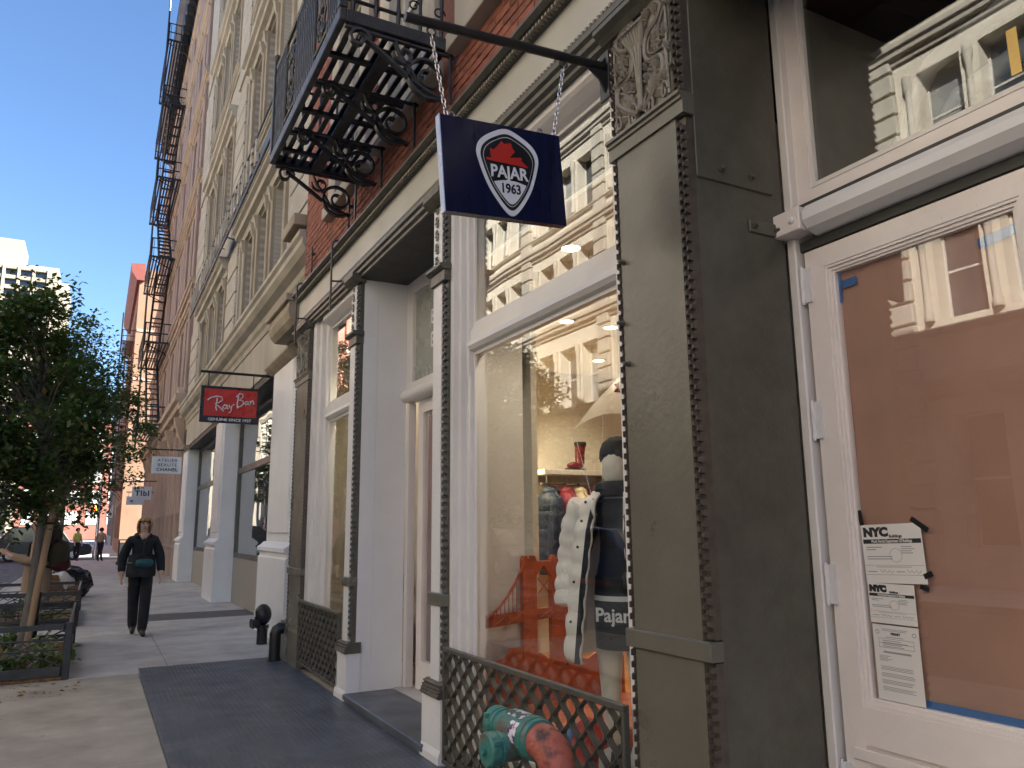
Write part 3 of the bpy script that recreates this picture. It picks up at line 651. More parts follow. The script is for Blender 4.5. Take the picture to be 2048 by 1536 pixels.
def bracket(yy, mat):
    m = MB()
    def fx(p, q): return (bx1-p, yy, BZ-0.04-q)
    # p outwards from the wall, q downwards
    m.ribbon([fx(0.03, 0.0), fx(0.03, 0.40)], 0.03, 0.016, (0, 1, 0))
    m.ribbon([fx(0.0, 0.015), fx(0.84, 0.015)], 0.03, 0.016, (0, 1, 0))
    sweep = []
    for k in range(25):
        t = k/24; sweep.append(fx(0.74*(1-t)**1.0*(1-0.10*math.sin(PI*t))+0.08*t*t, 0.05+0.34*t**1.2+0.09*math.sin(PI*t)))
    m.ribbon(sweep, 0.046, 0.022, (0, 1, 0))
    m.ribbon(spiral((0.215, 0.235), 0.18, 0.035, 2.1, -8.2, 44, lambda p, q: fx(p, q)), 0.046, 0.020, (0, 1, 0))
    m.ribbon(spiral((0.74, 0.085), 0.085, 0.018, 3.3, 11.0, 24, lambda p, q: fx(p, q)), 0.046, 0.020, (0, 1, 0))
    m.ribbon(spiral((0.40, 0.11), 0.085, 0.018, 0.0, 7.0, 22, lambda p, q: fx(p, q)), 0.040, 0.016, (0, 1, 0))
    m.ribbon([fx(0.47, 0.03), fx(0.43, 0.12), fx(0.36, 0.20), fx(0.30, 0.30)], 0.040, 0.016, (0, 1, 0))
    m.build('scroll_bracket', mat, bal, smooth=True)
bracket(by0+0.03, M_iron); bracket(5.60, M_black); bracket(6.45, M_black); bracket(by1-0.03, M_black)
# railing with twisted balusters and cast medallion
RZ1 = BZ+0.98
def rail(p0, p1):
    for z in (BZ+0.16, RZ1-0.16, RZ1):
        MB().tube([(p0[0], p0[1], z), (p1[0], p1[1], z)], 0.014 if z < RZ1 else 0.02, 6).build('rail', M_black, bal)
rail((bx0+0.025, by0+0.02), (bx0+0.025, by1-0.02)); rail((bx0+0.05, by0+0.022), (bx1, by0+0.022)); rail((bx0+0.05, by1-0.022), (bx1, by1-0.022))
for (x, y) in ((bx0+0.025, by0+0.022), (bx0+0.025, by1-0.022)):
    MB().bbox(x-0.03, x+0.03, y-0.03, y+0.03, BZ+0.0705, RZ1+0.08).blob((x, y, RZ1+0.12), (0.04, 0.04, 0.05)).build('newel', M_iron, bal)
def baluster(x, y):
    pts = [(x, y, BZ+0.0705+(RZ1-BZ-0.08)*k/16) for k in range(17)]
    r = [0.010+0.009*abs(math.sin(k*PI/4+0.4)) for k in range(17)]
    MB().tube(pts, r, 6).build('baluster', M_black, bal, smooth=True)
y = by0+0.10
while y < by1-0.06:
    if not (5.25 < y < 5.62 or 6.35 < y < 6.72): baluster(bx0+0.025, y)
    y += 0.062
for k in range(10): 
    if k % 2 == 0: baluster(bx0+0.10+k*0.085, by0+0.022)
for k in range(5): baluster(bx0+0.13+k*0.17, by1-0.022)
def scroll_panel(fx):
    m = MB()
    for s in (-1, 1):
        m.tube(spiral((s*0.075, 0.22), 0.07, 0.012, PI/2, PI/2+s*8.0, 22, fx), 0.011, 5)
        m.tube(spiral((s*0.075, 0.68), 0.07, 0.012, -PI/2, -PI/2-s*8.0, 22, fx), 0.011, 5)
        m.tube([fx(0, 0.12), fx(s*0.12, 0.34), fx(s*0.05, 0.47), fx(s*0.12, 0.58), fx(0, 0.80)], 0.010, 5)
        for q in (0.3, 0.4, 0.52, 0.62): m.blob(fx(s*0.05, q), (0.02, 0.03, 0.035), 6, 4)
    m.blob(fx(0, 0.45), (0.03, 0.05, 0.10), 8, 6)
    m.build('cast_medallion', M_iron, bal, smooth=True)
scroll_panel(lambda p, q: (bx0+0.02, 5.435+p, BZ+0.05+q*0.98)); scroll_panel(lambda p, q: (bx0+0.02, 6.535+p, BZ+0.05+q*0.98))
for k in range(4):
    x = bx0+0.16+k*0.2
    MB().tube(spiral((0, 0), 0.05, 0.012, 0, 7.5, 20, lambda p, q: (x+p, by0+0.018, BZ+0.27+q)), 0.007, 5).build('rail_scroll', M_black, bal)
# bent iron rods standing off the fascia
def rod(y, label):
    t = thing('iron_rod', label, 'iron rod', (2.09, y, 4.0), 'bent iron rods in front of the fascia')
    MB().tube([(2.115, y, 4.95), (2.115, y, 4.52), (2.09, y+0.005, 4.49), (1.98, y+0.02, 4.46), (1.955, y+0.02, 4.43), (1.955, y+0.02, 3.72), (1.955, y+0.02, 3.70)], 0.011, 8).build('rod', M_iron, t)
    MB().tube([(1.955, y+0.02, 4.02), (2.07, y-0.02, 4.02)], 0.010, 6).build('tie', M_iron, t)
    for z in (4.62, 4.85): MB().box(2.10, 2.155, y-0.02, y+0.02, z, z+0.02).build('clip', M_iron, t)
rod(7.55, 'bent iron rod hanging before the fascia, nearer of the two'); rod(9.15, 'bent iron rod at the far end of the cream fascia')
# ------------------------------------------------------------------ hanging shop sign on its pole
SY = 2.87
pole = thing('sign_pole', 'black steel pole reaching out from the wide pilaster', 'sign pole', (2.1, SY, 3.77))
MB().tube([(1.03, SY, 3.705), (2.09, SY, 3.775)], 0.022, 14).build('pole', M_black, pole, smooth=True)
MB().lathe([(0.0, -0.003), (0.022, -0.002), (0.022, 0.004)], (1.028, SY, 3.705), 'x', 14).build('end_cap', M_iron, pole)
MB().prism([(2.095, 3.62), (2.095, 3.84), (2.07, 3.80), (1.99, 3.765), (1.99, 3.74), (2.05, 3.70)], 'y', SY-0.006, SY+0.006).build('gusset', M_black, pole)
MB().bbox(2.088, 2.0985, SY-0.03, SY+0.05, 3.60, 3.86, 0.002).build('wall_plate', M_black, pole)
for x in (1.15, 1.84):
    zc = 3.70+(x-1.03)*0.066; m = MB()
    m.tube([(x+0.020*math.cos(a), SY, zc-0.035+0.020*math.sin(a)) for a in [2*PI*k/16 for k in range(17)]], 0.005, 6)
    m.build('eye_bolt', M_black, pole, smooth=True)
def chain(p0, p1, label):
    t = thing('chain', label, 'chain', p1, 'chains holding the navy shop sign')
    d = Vector(p1)-Vector(p0); n = int(d.length/0.026); Z = d.normalized(); X = Z.cross(Vector((0, 1, 0))).normalized(); Y = Z.cross(X)
    for i in range(n):
        c = Vector(p0)+d*((i+0.5)/n); S = X if i % 2 else Y; pts = []
        for k in range(13):
            a = 2*PI*k/12; pts.append(c+S*(0.0085*math.cos(a))+Z*(0.0175*math.sin(a)))
        MB().tube(pts, 0.0032, 5, False).build('link', M_steel, t, smooth=True)
    return t
chain((1.15, SY, 3.655), (1.225, SY, 3.285), 'left steel chain of the navy hanging sign'); chain((1.84, SY, 3.70), (1.775, SY, 3.325), 'right steel chain of the navy hanging sign')
tilt = math.radians(4.0); cs, sn = math.cos(tilt), math.sin(tilt)
SC = (1.505, 3.075)
def sgn(p, q, d=0.0): return (SC[0]+p*cs-q*sn, SY-0.02-d, SC[1]+p*sn+q*cs)
SU = (cs, 0, sn); SV = (-sn, 0, cs)
sg = thing('hanging_shop_sign', 'navy hanging sign board with white shield emblem and red leaf', 'shop sign', (1.505, SY, 2.84))
def plate(poly, d0, d1, name, mat, parent=None):
    m = MB(); n = len(poly)
    m.v = [sgn(p, q, d0) for p, q in poly]+[sgn(p, q, d1) for p, q in poly]
    m.f = [tuple(range(n)), tuple(range(2*n-1, n-1, -1))]+[(i, (i+1) % n, n+(i+1) % n, n+i) for i in range(n)]
    return m.build(name, mat, parent or sg)
plate([(-0.305, -0.222), (0.305, -0.222), (0.305, 0.222), (-0.305, 0.222)], -0.04, 0.0, 'board', M_navy)
plate([(-0.309, -0.224), (-0.3052, -0.224), (-0.3052, 0.224), (-0.309, 0.224)], -0.041, 0.001, 'edge_trim', pm('trim_pale_blue', (0.35, 0.45, 0.7), 0.3))
for q in (-0.24, 0.21): MB().tube([sgn(q+0.015*math.cos(a), 0.236+0.015*math.sin(a), -0.02) for a in [2*PI*k/12 for k in range(13)]], 0.004, 5).build('eye', M_steel, sg)
def shield(s, ox=0.018, oy=0.0):
    P = []
    key = [(0.0, 0.205), (0.075, 0.178), (0.135, 0.135), (0.158, 0.085), (0.150, 0.03), (0.115, -0.07), (0.07, -0.145), (0.028, -0.196), (0.0, -0.21), (-0.028, -0.196), (-0.07, -0.145), (-0.115, -0.07), (-0.150, 0.03), (-0.158, 0.085), (-0.135, 0.135), (-0.075, 0.178)]
    n = len(key)
    for i in range(n):
        p0, p1, p2, p3 = key[i-1], key[i], key[(i+1) % n], key[(i+2) % n]
        for k in range(4):
            t = k/4
            P.append(tuple(s*0.5*((2*p1[j])+(-p0[j]+p2[j])*t+(2*p0[j]-5*p1[j]+4*p2[j]-p3[j])*t*t+(-p0[j]+3*p1[j]-3*p2[j]+p3[j])*t**3)+(ox, oy)[j] for j in (0, 1)))
    return P
plate(shield(1.0), 0.0005, 0.003, 'emblem_border', M_signw); plate(shield(0.875), 0.0032, 0.0042, 'emblem_field', M_signk)
plate(shield(0.80), 0.0044, 0.0050, 'emblem_line', M_signw); plate(shield(0.785), 0.0052, 0.0058, 'emblem_center', M_signk)
LEAF = [(-0.112, 0.040), (-0.112, 0.052), (-0.088, 0.050), (-0.092, 0.098), (-0.073, 0.092), (-0.045, 0.122), (-0.03, 0.140), (-0.018, 0.128), (0.018, 0.138), (0.022, 0.115), (0.036, 0.098), (0.005, 0.066), (0.068, 0.074), (0.064, 0.060), (0.098, 0.032), (0.098, 0.029)]
plate([(p+0.018, q) for p, q in LEAF], 0.0060, 0.0085, 'red_leaf', M_signr)
text_mb('PAJAR', 0.080, sgn(0.016, -0.010, 0.0072), SU, SV, 0.0018, 0.003, xs=0.88, spacing=1.0).build('lettering', M_signw, sg)
cut = [(p, q) for p, q in shield(0.745) if q < -0.062]
cut.sort(key=lambda a: a[0]); cut = [(cut[0][0]-0.004, -0.058)]+cut+[(cut[-1][0]+0.004, -0.058)]
arc = [(cut[-1][0]+(cut[0][0]-cut[-1][0])*k/8, -0.058+0.014*math.sin(PI*k/8)) for k in range(1, 8)]
plate(cut+arc, 0.0060, 0.0072, 'year_panel', M_signw)
text_mb('1963', 0.062, sgn(0.018, -0.086, 0.0080), SU, SV, 0.0016, 0.002, xs=0.85).build('lettering', M_signk, sg)
# ------------------------------------------------------------------ fire department connections
def cap_prof(r): return [(0.0, 0.0), (r*0.55, -0.002), (r*0.62, -0.012), (r*0.95, -0.016), (r, -0.03), (r, -0.06), (r*0.92, -0.066), (r*0.92, -0.09)]
M_green = pm('green_worn_paint', (0.05, 0.20, 0.165), 0.45, col2=(0.13, 0.10, 0.075), c2pos=(0.52, 0.60), scale=7, bump=0.6, bscale=45)
M_redp = pm('faded_red_paint', (0.42, 0.11, 0.075), 0.5, col2=(0.07, 0.03, 0.025), c2pos=(0.50, 0.66), scale=9, bump=0.7, bscale=45)
si = thing('standpipe_connection', 'green and faded red twin standpipe connection covered in stickers', 'standpipe', (1.78, 3.0, 0.0))
PX, PY, SZ = 1.755, 2.90, 0.605
MB().lathe([(0.060, 0.0), (0.060, 0.40), (0.072, 0.403), (0.075, 0.42), (0.075, 0.455), (0.066, 0.46), (0.066, 0.47)], (PX, PY, 0), 'z', 22).build('riser_pipe', pm('pink_sticker_paint', (0.6, 0.10, 0.16), 0.5, col2=(0.35, 0.08, 0.06), scale=5), si, smooth=True)
MB().tube([(PX, PY, 0.465), (PX, PY, 0.50), (PX-0.002, PY+0.012, 0.545), (PX-0.004, PY+0.045, 0.585), (PX-0.006, PY+0.09, SZ-0.002), (PX-0.008, PY+0.15, SZ)], [0.068, 0.070, 0.075, 0.077, 0.076, 0.076], 22).build('elbow', M_redp, si, smooth=True)
MB().lathe([(0.070, 0.455), (0.079, 0.458), (0.079, 0.478), (0.070, 0.482)], (PX, PY, 0.0), 'z', 22).build('flange', M_redp, si, smooth=True)
MB().lathe([(0.074, 0.13), (0.086, 0.133), (0.088, 0.155), (0.083, 0.162), (0.083, 0.168), (0.090, 0.172), (0.092, 0.20), (0.086, 0.21), (0.086, 0.36), (0.080, 0.40), (0.072, 0.42)], (PX-0.008, PY, SZ), 'y', 24).build('body', M_green, si, smooth=True)
MB().lathe([(0.064, 0.40), (0.064, 0.455), (0.071, 0.458), (0.071, 0.475), (0.066, 0.478), (0.066, 0.486), (0.073, 0.49), (0.073, 0.54), (0.066, 0.55), (0.02, 0.552), (0.02, 0.568), (0.0, 0.568)], (PX-0.012, PY, SZ), 'y', 24).build('outlet_cap', M_green, si, smooth=True)
MB().lathe([(0.062, 0.0), (0.062, -0.085), (0.070, -0.09), (0.070, -0.10), (0.064, -0.104), (0.064, -0.112), (0.073, -0.115), (0.073, -0.15), (0.066, -0.158), (0.020, -0.16), (0.020, -0.178), (0.0, -0.178)], (PX-0.03, PY+0.30, SZ-0.05), 'x', 24).build('outlet_cap', M_green, si, smooth=True)
for yy, xx, ax in ((PY+0.30, PX-0.175, 'f'), (PY+0.515, PX-0.012, 'e')):
    for k in range(3):
        th = k*2*PI/3+0.5
        if ax == 'f': cy_, cz_ = yy+0.076*math.cos(th), SZ-0.05+0.076*math.sin(th); MB().bbox(xx-0.004, xx+0.028, cy_-0.010, cy_+0.010, cz_-0.010, cz_+0.010, 0.003).build('lug', M_green, si)
        else: cx_, cz_ = xx+0.076*math.cos(th), SZ+0.076*math.sin(th); MB().bbox(cx_-0.010, cx_+0.010, yy-0.02, yy+0.014, cz_-0.010, cz_+0.010, 0.003).build('lug', M_green, si)
for yy in (PY+0.30, PY+0.51):
    m = MB()
    for k in range(11): m.tube([(PX-0.11+0.004*math.cos(a+k), yy+0.007*math.cos(a)*(k % 2), SZ-0.12-0.020*k+0.012*math.sin(a)) for a in [2*PI*j/8 for j in range(9)]], 0.003, 4, False)
    m.build('retaining_chain', M_iron, si, kind='stuff')
def wrap(t0, t1, y0, y1, r, mat):
    m = MB()
    for a in range(9):
        th = t0+(t1-t0)*a/8; m.v += [(PX-0.008-r*math.sin(th), PY+y0, SZ+r*math.cos(th)), (PX-0.008-r*math.sin(th), PY+y1+0.012*math.sin(a*2.0), SZ+r*math.cos(th))]
        if a: b = len(m.v)-4; m.f.append((b, b+1, b+3, b+2))
    m.build('sticker', mat, si)
wrap(0.75, 1.75, 0.205, 0.27, 0.0895, pm('sticker_print', (0.75, 0.70, 0.74), 0.4, col2=(0.10, 0.03, 0.14), c2pos=(0.5, 0.53), scale=38))
wrap(-0.6, 0.55, 0.22, 0.37, 0.0875, pm('sticker_torn', (0.6, 0.6, 0.62), 0.5, col2=(0.05, 0.10, 0.09), c2pos=(0.46, 0.5), scale=26))
text_mb('OVO!', 0.050, (PX-0.064, PY+0.005, 0.40), (0, -1, 0), (0, 0, 1), 0.001, 0.001).build('graffiti', M_ink, si)
s2 = thing('black_standpipe', 'black standpipe with domed cap and white sticker by the white pilaster', 'standpipe', (2.10, 11.1, 0))
MB().lathe([(0.07, 0), (0.07, 0.20), (0.085, 0.205), (0.085, 0.25)], (2.10, 11.1, 0), 'z', 16).build('riser_pipe', M_black, s2, smooth=True)
MB().blob((2.10, 11.1, 0.38), (0.115, 0.11, 0.14), 16, 10).build('dome', M_black, s2, smooth=True)
for q in (-1, 1): MB().lathe([(0.05, 0.0), (0.05, -0.06), (0.058, -0.065), (0.058, -0.09), (0.02, -0.095)], (2.04, 11.1+q*0.075, 0.27), 'x', 14).build('outlet', M_black, s2, smooth=True)
MB().bbox(1.985, 1.992, 11.05, 11.12, 0.36, 0.44, 0.001).build('sticker', M_signw, s2)
s3 = thing('bent_vent_pipe', 'black bent vent pipe standing at the edge of the steel plate', 'vent pipe', (1.98, 9.62, 0))
MB().lathe([(0.075, 0.0), (0.08, 0.004), (0.08, 0.02), (0.066, 0.022), (0.066, 0.24)], (1.97, 9.62, 0.0), 'z', 16).build('pipe', M_black, s3, smooth=True)
MB().tube([(1.97, 9.62, 0.24), (1.97, 9.62, 0.30), (1.985, 9.62, 0.345), (2.02, 9.62, 0.365), (2.06, 9.62, 0.36)], 0.066, 16).build('bend', M_black, s3, smooth=True)
# ------------------------------------------------------------------ notices and tape on the papered door
PXP = DX+0.0365
kp = MB(); rnd = random.Random(9); nn = 14
for i in range(nn+1):
    for j in range(nn+1):
        y_ = 1.37+(2.14-1.37)*i/nn; z_ = 0.80+(2.58-0.80)*j/nn
        kp.v.append((PXP+0.012+0.003*rnd.random()+0.004*math.sin(7*y_+3*z_), y_, z_))
for i in range(nn):
    for j in range(nn): b = i*(nn+1)+j; kp.f.append((b, b+1, b+nn+2, b+nn+1))
tag(kp.build('kraft_paper', M_paper, None, smooth=True), 'brown kraft paper covering the door glass from inside', 'paper')
def tape(ya, za, yb, zb, w, mat, label, x, grp=None):
    d = Vector((0, yb-ya, zb-za)).normalized(); n = Vector((0, -d.z, d.y))*(w/2); m = MB()
    q = [Vector((x, ya, za))-n, Vector((x, yb, zb))-n, Vector((x, yb, zb))+n, Vector((x, ya, za))+n]
    m.v = [tuple(p) for p in q]+[tuple(p+Vector((0.0006, 0, 0))) for p in q]; m.f = [(0, 1, 2, 3), (7, 6, 5, 4), (0, 1, 5, 4), (1, 2, 6, 5), (2, 3, 7, 6), (3, 0, 4, 7)]
    return tag(m.build('tape_strip', mat), label, 'tape', grp)
TX = DX+0.0372
tape(2.11, 2.505, 2.04, 2.51, 0.035, M_blue, 'short blue tape strip at the upper left of the papered door glass', TX)
tape(2.125, 2.56, 2.125, 2.43, 0.02, M_blue, 'upright blue tape strip on the left edge of the papered glass', TX)
tape(1.53, 2.49, 1.395, 2.505, 0.04, M_blue, 'blue tape strip at the upper right of the papered door glass', TX)
tape(2.10, 0.85, 1.395, 0.85, 0.028, M_blue, 'long blue tape strip along the bottom of the papered glass', TX)
def notice(y0, y1, z0, z1, kind, label, x, rot=0.0):
    t = thing('permit_notice', label, 'notice', (x, (y0+y1)/2, z0), 'notices on the papered door')
    c = ((y0+y1)/2, (z0+z1)/2); cr, sr = math.cos(rot), math.sin(rot); W = y1-y0; H = z1-z0
    U = Vector((0, -cr, sr)); V = Vector((0, sr, cr))
    def P(p, q, d): return tuple(Vector((x-d, c[0], c[1]))+U*(p*W)+V*(q*H))      # p right, q up in -0.5..0.5
    def rect(name, p0, p1, q0, q1, d, mat, th=0.0004):
        m = MB(); m.v = [P(p0, q0, d), P(p1, q0, d), P(p1, q1, d), P(p0, q1, d), P(p0, q0, d-th), P(p1, q0, d-th), P(p1, q1, d-th), P(p0, q1, d-th)]
        m.f = [(0, 1, 2, 3), (7, 6, 5, 4), (0, 1, 5, 4), (1, 2, 6, 5), (2, 3, 7, 6), (3, 0, 4, 7)]; return m.build(name, mat, t)
    rect('sheet', -0.5, 0.5, -0.5, 0.5, 0.0008, M_sheet)
    def txt(s, size, p, q, bold, al='LEFT', mat=M_ink, xs=1.0): text_mb(s, size*H, P(p, q, 0.0012), U, V, bold, 0.0003, al, xs).build('print', mat, t)
    def lines(p0, p1, q0, q1, n, mat=M_inkg, fill=0.85, seed=1):
        m = MB(); r = random.Random(seed); st = (q1-q0)/n
        for k in range(n):
            b = len(m.v); e = p0+(p1-p0)*(fill+(1-fill)*r.random()); qa = q0+st*k; qb = qa+st*0.42
            m.v += [P(p0, qa, 0.0010), P(e, qa, 0.0010), P(e, qb, 0.0010), P(p0, qb, 0.0010)]; m.f.append((b, b+1, b+2, b+3))
        m.build('small_print', mat, t)
    if kind == 'permit':
        txt('NYC', 0.20, -0.46, 0.36, 0.0035, xs=1.15); txt('Buildings', 0.07, -0.03, 0.29, 0.0006)
        rect('black_bar', -0.48, 0.48, 0.17, 0.245, 0.0010, M_ink); txt('Work Permit Department Of Buildings', 0.075, 0.0, 0.208, 0.0004, 'CENTER', M_sheet, 0.66)
        m = MB(); b = 0
        m.tube([P(0.05+0.10*math.cos(a), -0.03+0.115*math.sin(a), 0.0009) for a in [2*PI*k/20 for k in range(21)]], 0.0008, 4, False); m.build('seal', M_inkg, t)
        lines(-0.44, -0.15, 0.06, 0.14, 2, fill=0.5); lines(0.14, 0.45, 0.0, 0.14, 4, fill=0.5, seed=4); lines(-0.44, 0.0, -0.10, -0.02, 2, fill=0.6, seed=2)
        rect('rule_line', -0.48, 0.48, -0.2, -0.196, 0.0010, M_ink); rect('rule_line', -0.48, 0.48, -0.36, -0.356, 0.0010, M_ink)
        lines(-0.3, 0.3, -0.235, -0.21, 2, seed=6)
        for p0, s in ((-0.25, 1), (0.2, 2)):
            r = random.Random(s); m = MB(); m.tube([P(p0+0.025*k+0.01*r.random(), -0.30+0.035*math.sin(k*2.1+s)*r.uniform(0.4, 1.2), 0.0011) for k in range(10)], 0.0006, 4); m.build('signature', M_ink, t)
        lines(-0.45, -0.28, -0.31, -0.29, 1, M_ink, 0.9)
        lines(0.03, 0.18, -0.31, -0.29, 1, M_ink, 0.9)
    else:
        lines(-0.3, 0.3, 0.42, 0.46, 2, seed=3); txt('PERMIT', 0.045, 0.0, 0.385, 0.0008, 'CENTER'); lines(-0.22, 0.22, 0.335, 0.36, 1)
        for p in (-0.4, 0.4): 
            m = MB(); m.tube([P(p+0.04*math.cos(a), 0.40+0.025*math.sin(a), 0.0010) for a in [2*PI*k/16 for k in range(17)]], 0.0012, 4, False); m.build('seal', M_inkg, t)
        m = MB(); 
        for q in (0.20, 0.255, 0.315): m.v += []; 
        for (p0, p1, q0, q1) in ((-0.38, 0.38, 0.314, 0.318), (-0.38, 0.38, 0.254, 0.258), (-0.38, 0.38, 0.196, 0.2), (-0.38, -0.375, 0.196, 0.318), (0.375, 0.38, 0.196, 0.318)):
            b = len(m.v); m.v += [P(p0, q0, 0.0010), P(p1, q0, 0.0010), P(p1, q1, 0.0010), P(p0, q1, 0.0010)]; m.f.append((b, b+1, b+2, b+3))
        m.build('table_rules', M_ink, t); lines(-0.3, 0.34, 0.21, 0.31, 4, seed=7, fill=0.6)
        rect('grey_bar', -0.30, 0.30, 0.125, 0.15, 0.0010, M_inkg); lines(-0.4, -0.12, 0.02, 0.10, 4, seed=8, fill=0.6)
        for q0 in (-0.10, -0.19, -0.28, -0.37): lines(-0.38, 0.36, q0, q0+0.06, 3, seed=int(-q0*100))
    return t
NX = DX+0.0288
notice(1.860, 2.120, 1.275, 1.500, 'permit', 'larger upper white city permit sheet taped inside the door glass', NX, 0.03)
notice(1.915, 2.115, 1.122, 1.272, 'permit', 'smaller white city permit sheet under the larger one', NX+0.0004, 0.0)
notice(1.915, 2.110, 0.838, 1.116, 'letter', 'long white permit letter at the bottom of the door glass', NX, 0.0)
tape(2.125, 1.555, 2.115, 1.495, 0.02, M_btape, 'black tape scrap on the upper left corner of the top permit', NX-0.001)
tape(1.90, 1.52, 1.835, 1.475, 0.02, M_btape, 'black tape scrap on the upper right corner of the top permit', NX-0.001)
tape(1.87, 1.305, 1.835, 1.32, 0.02, M_btape, 'black tape scrap on the right edge of the top permit', NX-0.001)
tape(1.89, 1.27, 1.855, 1.26, 0.018, M_btape, 'black tape scrap below the top permit', NX-0.001)
# pipes under the ceiling behind the transom
for k, (dx, dz) in enumerate(((0.0, 0.0), (0.18, -0.12))):
    tag(MB().tube([(3.3+dx, 2.22, 3.1+dz), (3.3+dx, 2.05, 3.5+dz), (3.3+dx, 1.95, 3.62+dz), (3.3+dx, 0.5, 3.95+dz)], 0.045, 10).build('ceiling_pipe', M_white, None, smooth=True), ['nearer white pipe behind the transom glass', 'farther white pipe behind the transom glass'][k], 'pipe', 'pipes behind the transom')
# ------------------------------------------------------------------ inside the shop
sh = thing('shop_room', 'warm lit cream shop room behind the large display window', 'room', (4.2, 5.5, 0.0))
MB().box(2.94, 6.9, 8.05, 8.10, 0.0, 3.42).build('back_wall', M_inner, sh)
MB().box(6.85, 6.9, 2.4, 8.05, 0.0, 3.42).build('side_wall', M_inner, sh)
MB().box(2.40, 6.85, 2.42, 2.46, 0.0, 3.42).build('near_wall', M_inner, sh)
MB().box(3.62, 6.85, 2.46, 8.05, 0.0, 0.08).box(2.94, 3.62, 7.12, 8.05, 0.0, 0.079).box(2.96, 3.62, 5.12, 7.1, 0.0, 0.079).build('floor', M_wood, sh)
MB().box(2.34, 3.6, 2.47, 5.04, 0.0, 0.15).build('display_deck', M_inner, sh)
MB().box(2.34, 6.85, 2.46, 5.10, 3.40, 3.43).box(2.951, 6.85, 5.1001, 8.04, 3.40, 3.43).build('ceiling', M_inner, sh)
MB().bbox(2.335, 2.80, 5.05, 5.09, 0.15, 3.40, 0.003).build('white_panel', M_innerw, sh)
MB().box(3.9, 4.5, 7.95, 8.05, 0.08, 3.40).build('wall_pier', M_innerw, sh)
MB().bbox(4.5, 6.6, 7.62, 8.045, 2.10, 2.16, 0.004).build('shelf', M_innerw, sh)
MB().tube([(4.52, 7.75, 2.0), (6.6, 7.75, 2.0)], 0.014, 8).build('clothes_rail', M_steel, sh)
for x in (4.6, 6.5): MB().tube([(x, 7.75, 2.0), (x, 7.75, 2.10)], 0.01, 6).build('rail_hanger', M_steel, sh)
# narrow window backdrop
MB().box(2.88, 2.92, 7.13, 9.3, 0.0, 3.9).box(2.30, 2.88, 9.2, 9.24, 0.0, 3.9).box(2.30, 2.88, 7.13, 9.2, 3.7, 3.74).box(2.30, 2.88, 7.3, 9.2, 0.0, 0.2).build('window_backdrop', pm('beige_backdrop', (0.62, 0.55, 0.44), 0.7), sh)
M_lamp = pm('lamp_glow', (1, 0.9, 0.7), 0.5, emit=(1.0, 0.80, 0.50), estr=5.0)
i = 0
for (x, y) in ((3.35, 5.9), (3.75, 5.9), (4.25, 5.9), (3.9, 7.2), (5.0, 7.2), (2.75, 4.25), (2.58, 7.9)):  # last two are added to brighten the white panel and the narrow window
    i += 1
    t = thing('downlight', ['round ceiling downlight nearest the white panel', 'second round ceiling downlight from the white panel', 'third round ceiling downlight from the white panel', 'round ceiling downlight before the wall pier', 'round ceiling downlight over the clothes rail', 'added round ceiling downlight over the display deck', 'added unseen downlight above the narrow far window display'][i-1], 'ceiling light', (x, y, 3.40 if i < 7 else 3.70), 'downlights in the shop ceiling'); zc_ = 3.40 if i < 7 else 3.70
    MB().lathe([(0.085, 0.0), (0.085, -0.012), (0.065, -0.012), (0.065, -0.004), (0.085, 0.0)], (x, y, zc_), 'z', 20).build('trim_ring', M_innerw, t)
    MB().lathe([(0.0, -0.005), (0.064, -0.005), (0.064, -0.0045), (0.0, -0.004)], (x, y, zc_), 'z', 20).build('bulb', M_lamp, t)
    ld = bpy.data.lights.new('downlight_glow', 'SPOT'); ld.energy = 15 if i < 7 else 18; ld.spot_size = 2.2; ld.spot_blend = 0.7; ld.color = (1.0, 0.86, 0.66); ld.shadow_soft_size = 0.06
    lo = bpy.data.objects.new('downlight_glow', ld); COL.objects.link(lo); lo.parent = t; lo.location = (0, 0, -0.02)
t = thing('wall_sconce', 'two-cup lit wall sconce on the white pier in the shop', 'wall lamp', (4.2, 7.93, 2.25))
MB().bbox(4.12, 4.28, 7.90, 7.95, 2.22, 2.28).build('back_plate', M_black, t)
for z0 in (2.30, 2.12):
    MB().lathe([(0.0, 0.0), (0.055, 0.001), (0.06, 0.09), (0.0, 0.091)], (4.2, 7.85, z0), 'z', 14).build('lamp_shade', M_lamp, t)
ld = bpy.data.lights.new('sconce_glow', 'POINT'); ld.energy = 2; ld.color = (1, 0.75, 0.42); ld.shadow_soft_size = 0.05
lo = bpy.data.objects.new('sconce_glow', ld); COL.objects.link(lo); lo.parent = t; lo.location = (0, -0.22, 0.01)
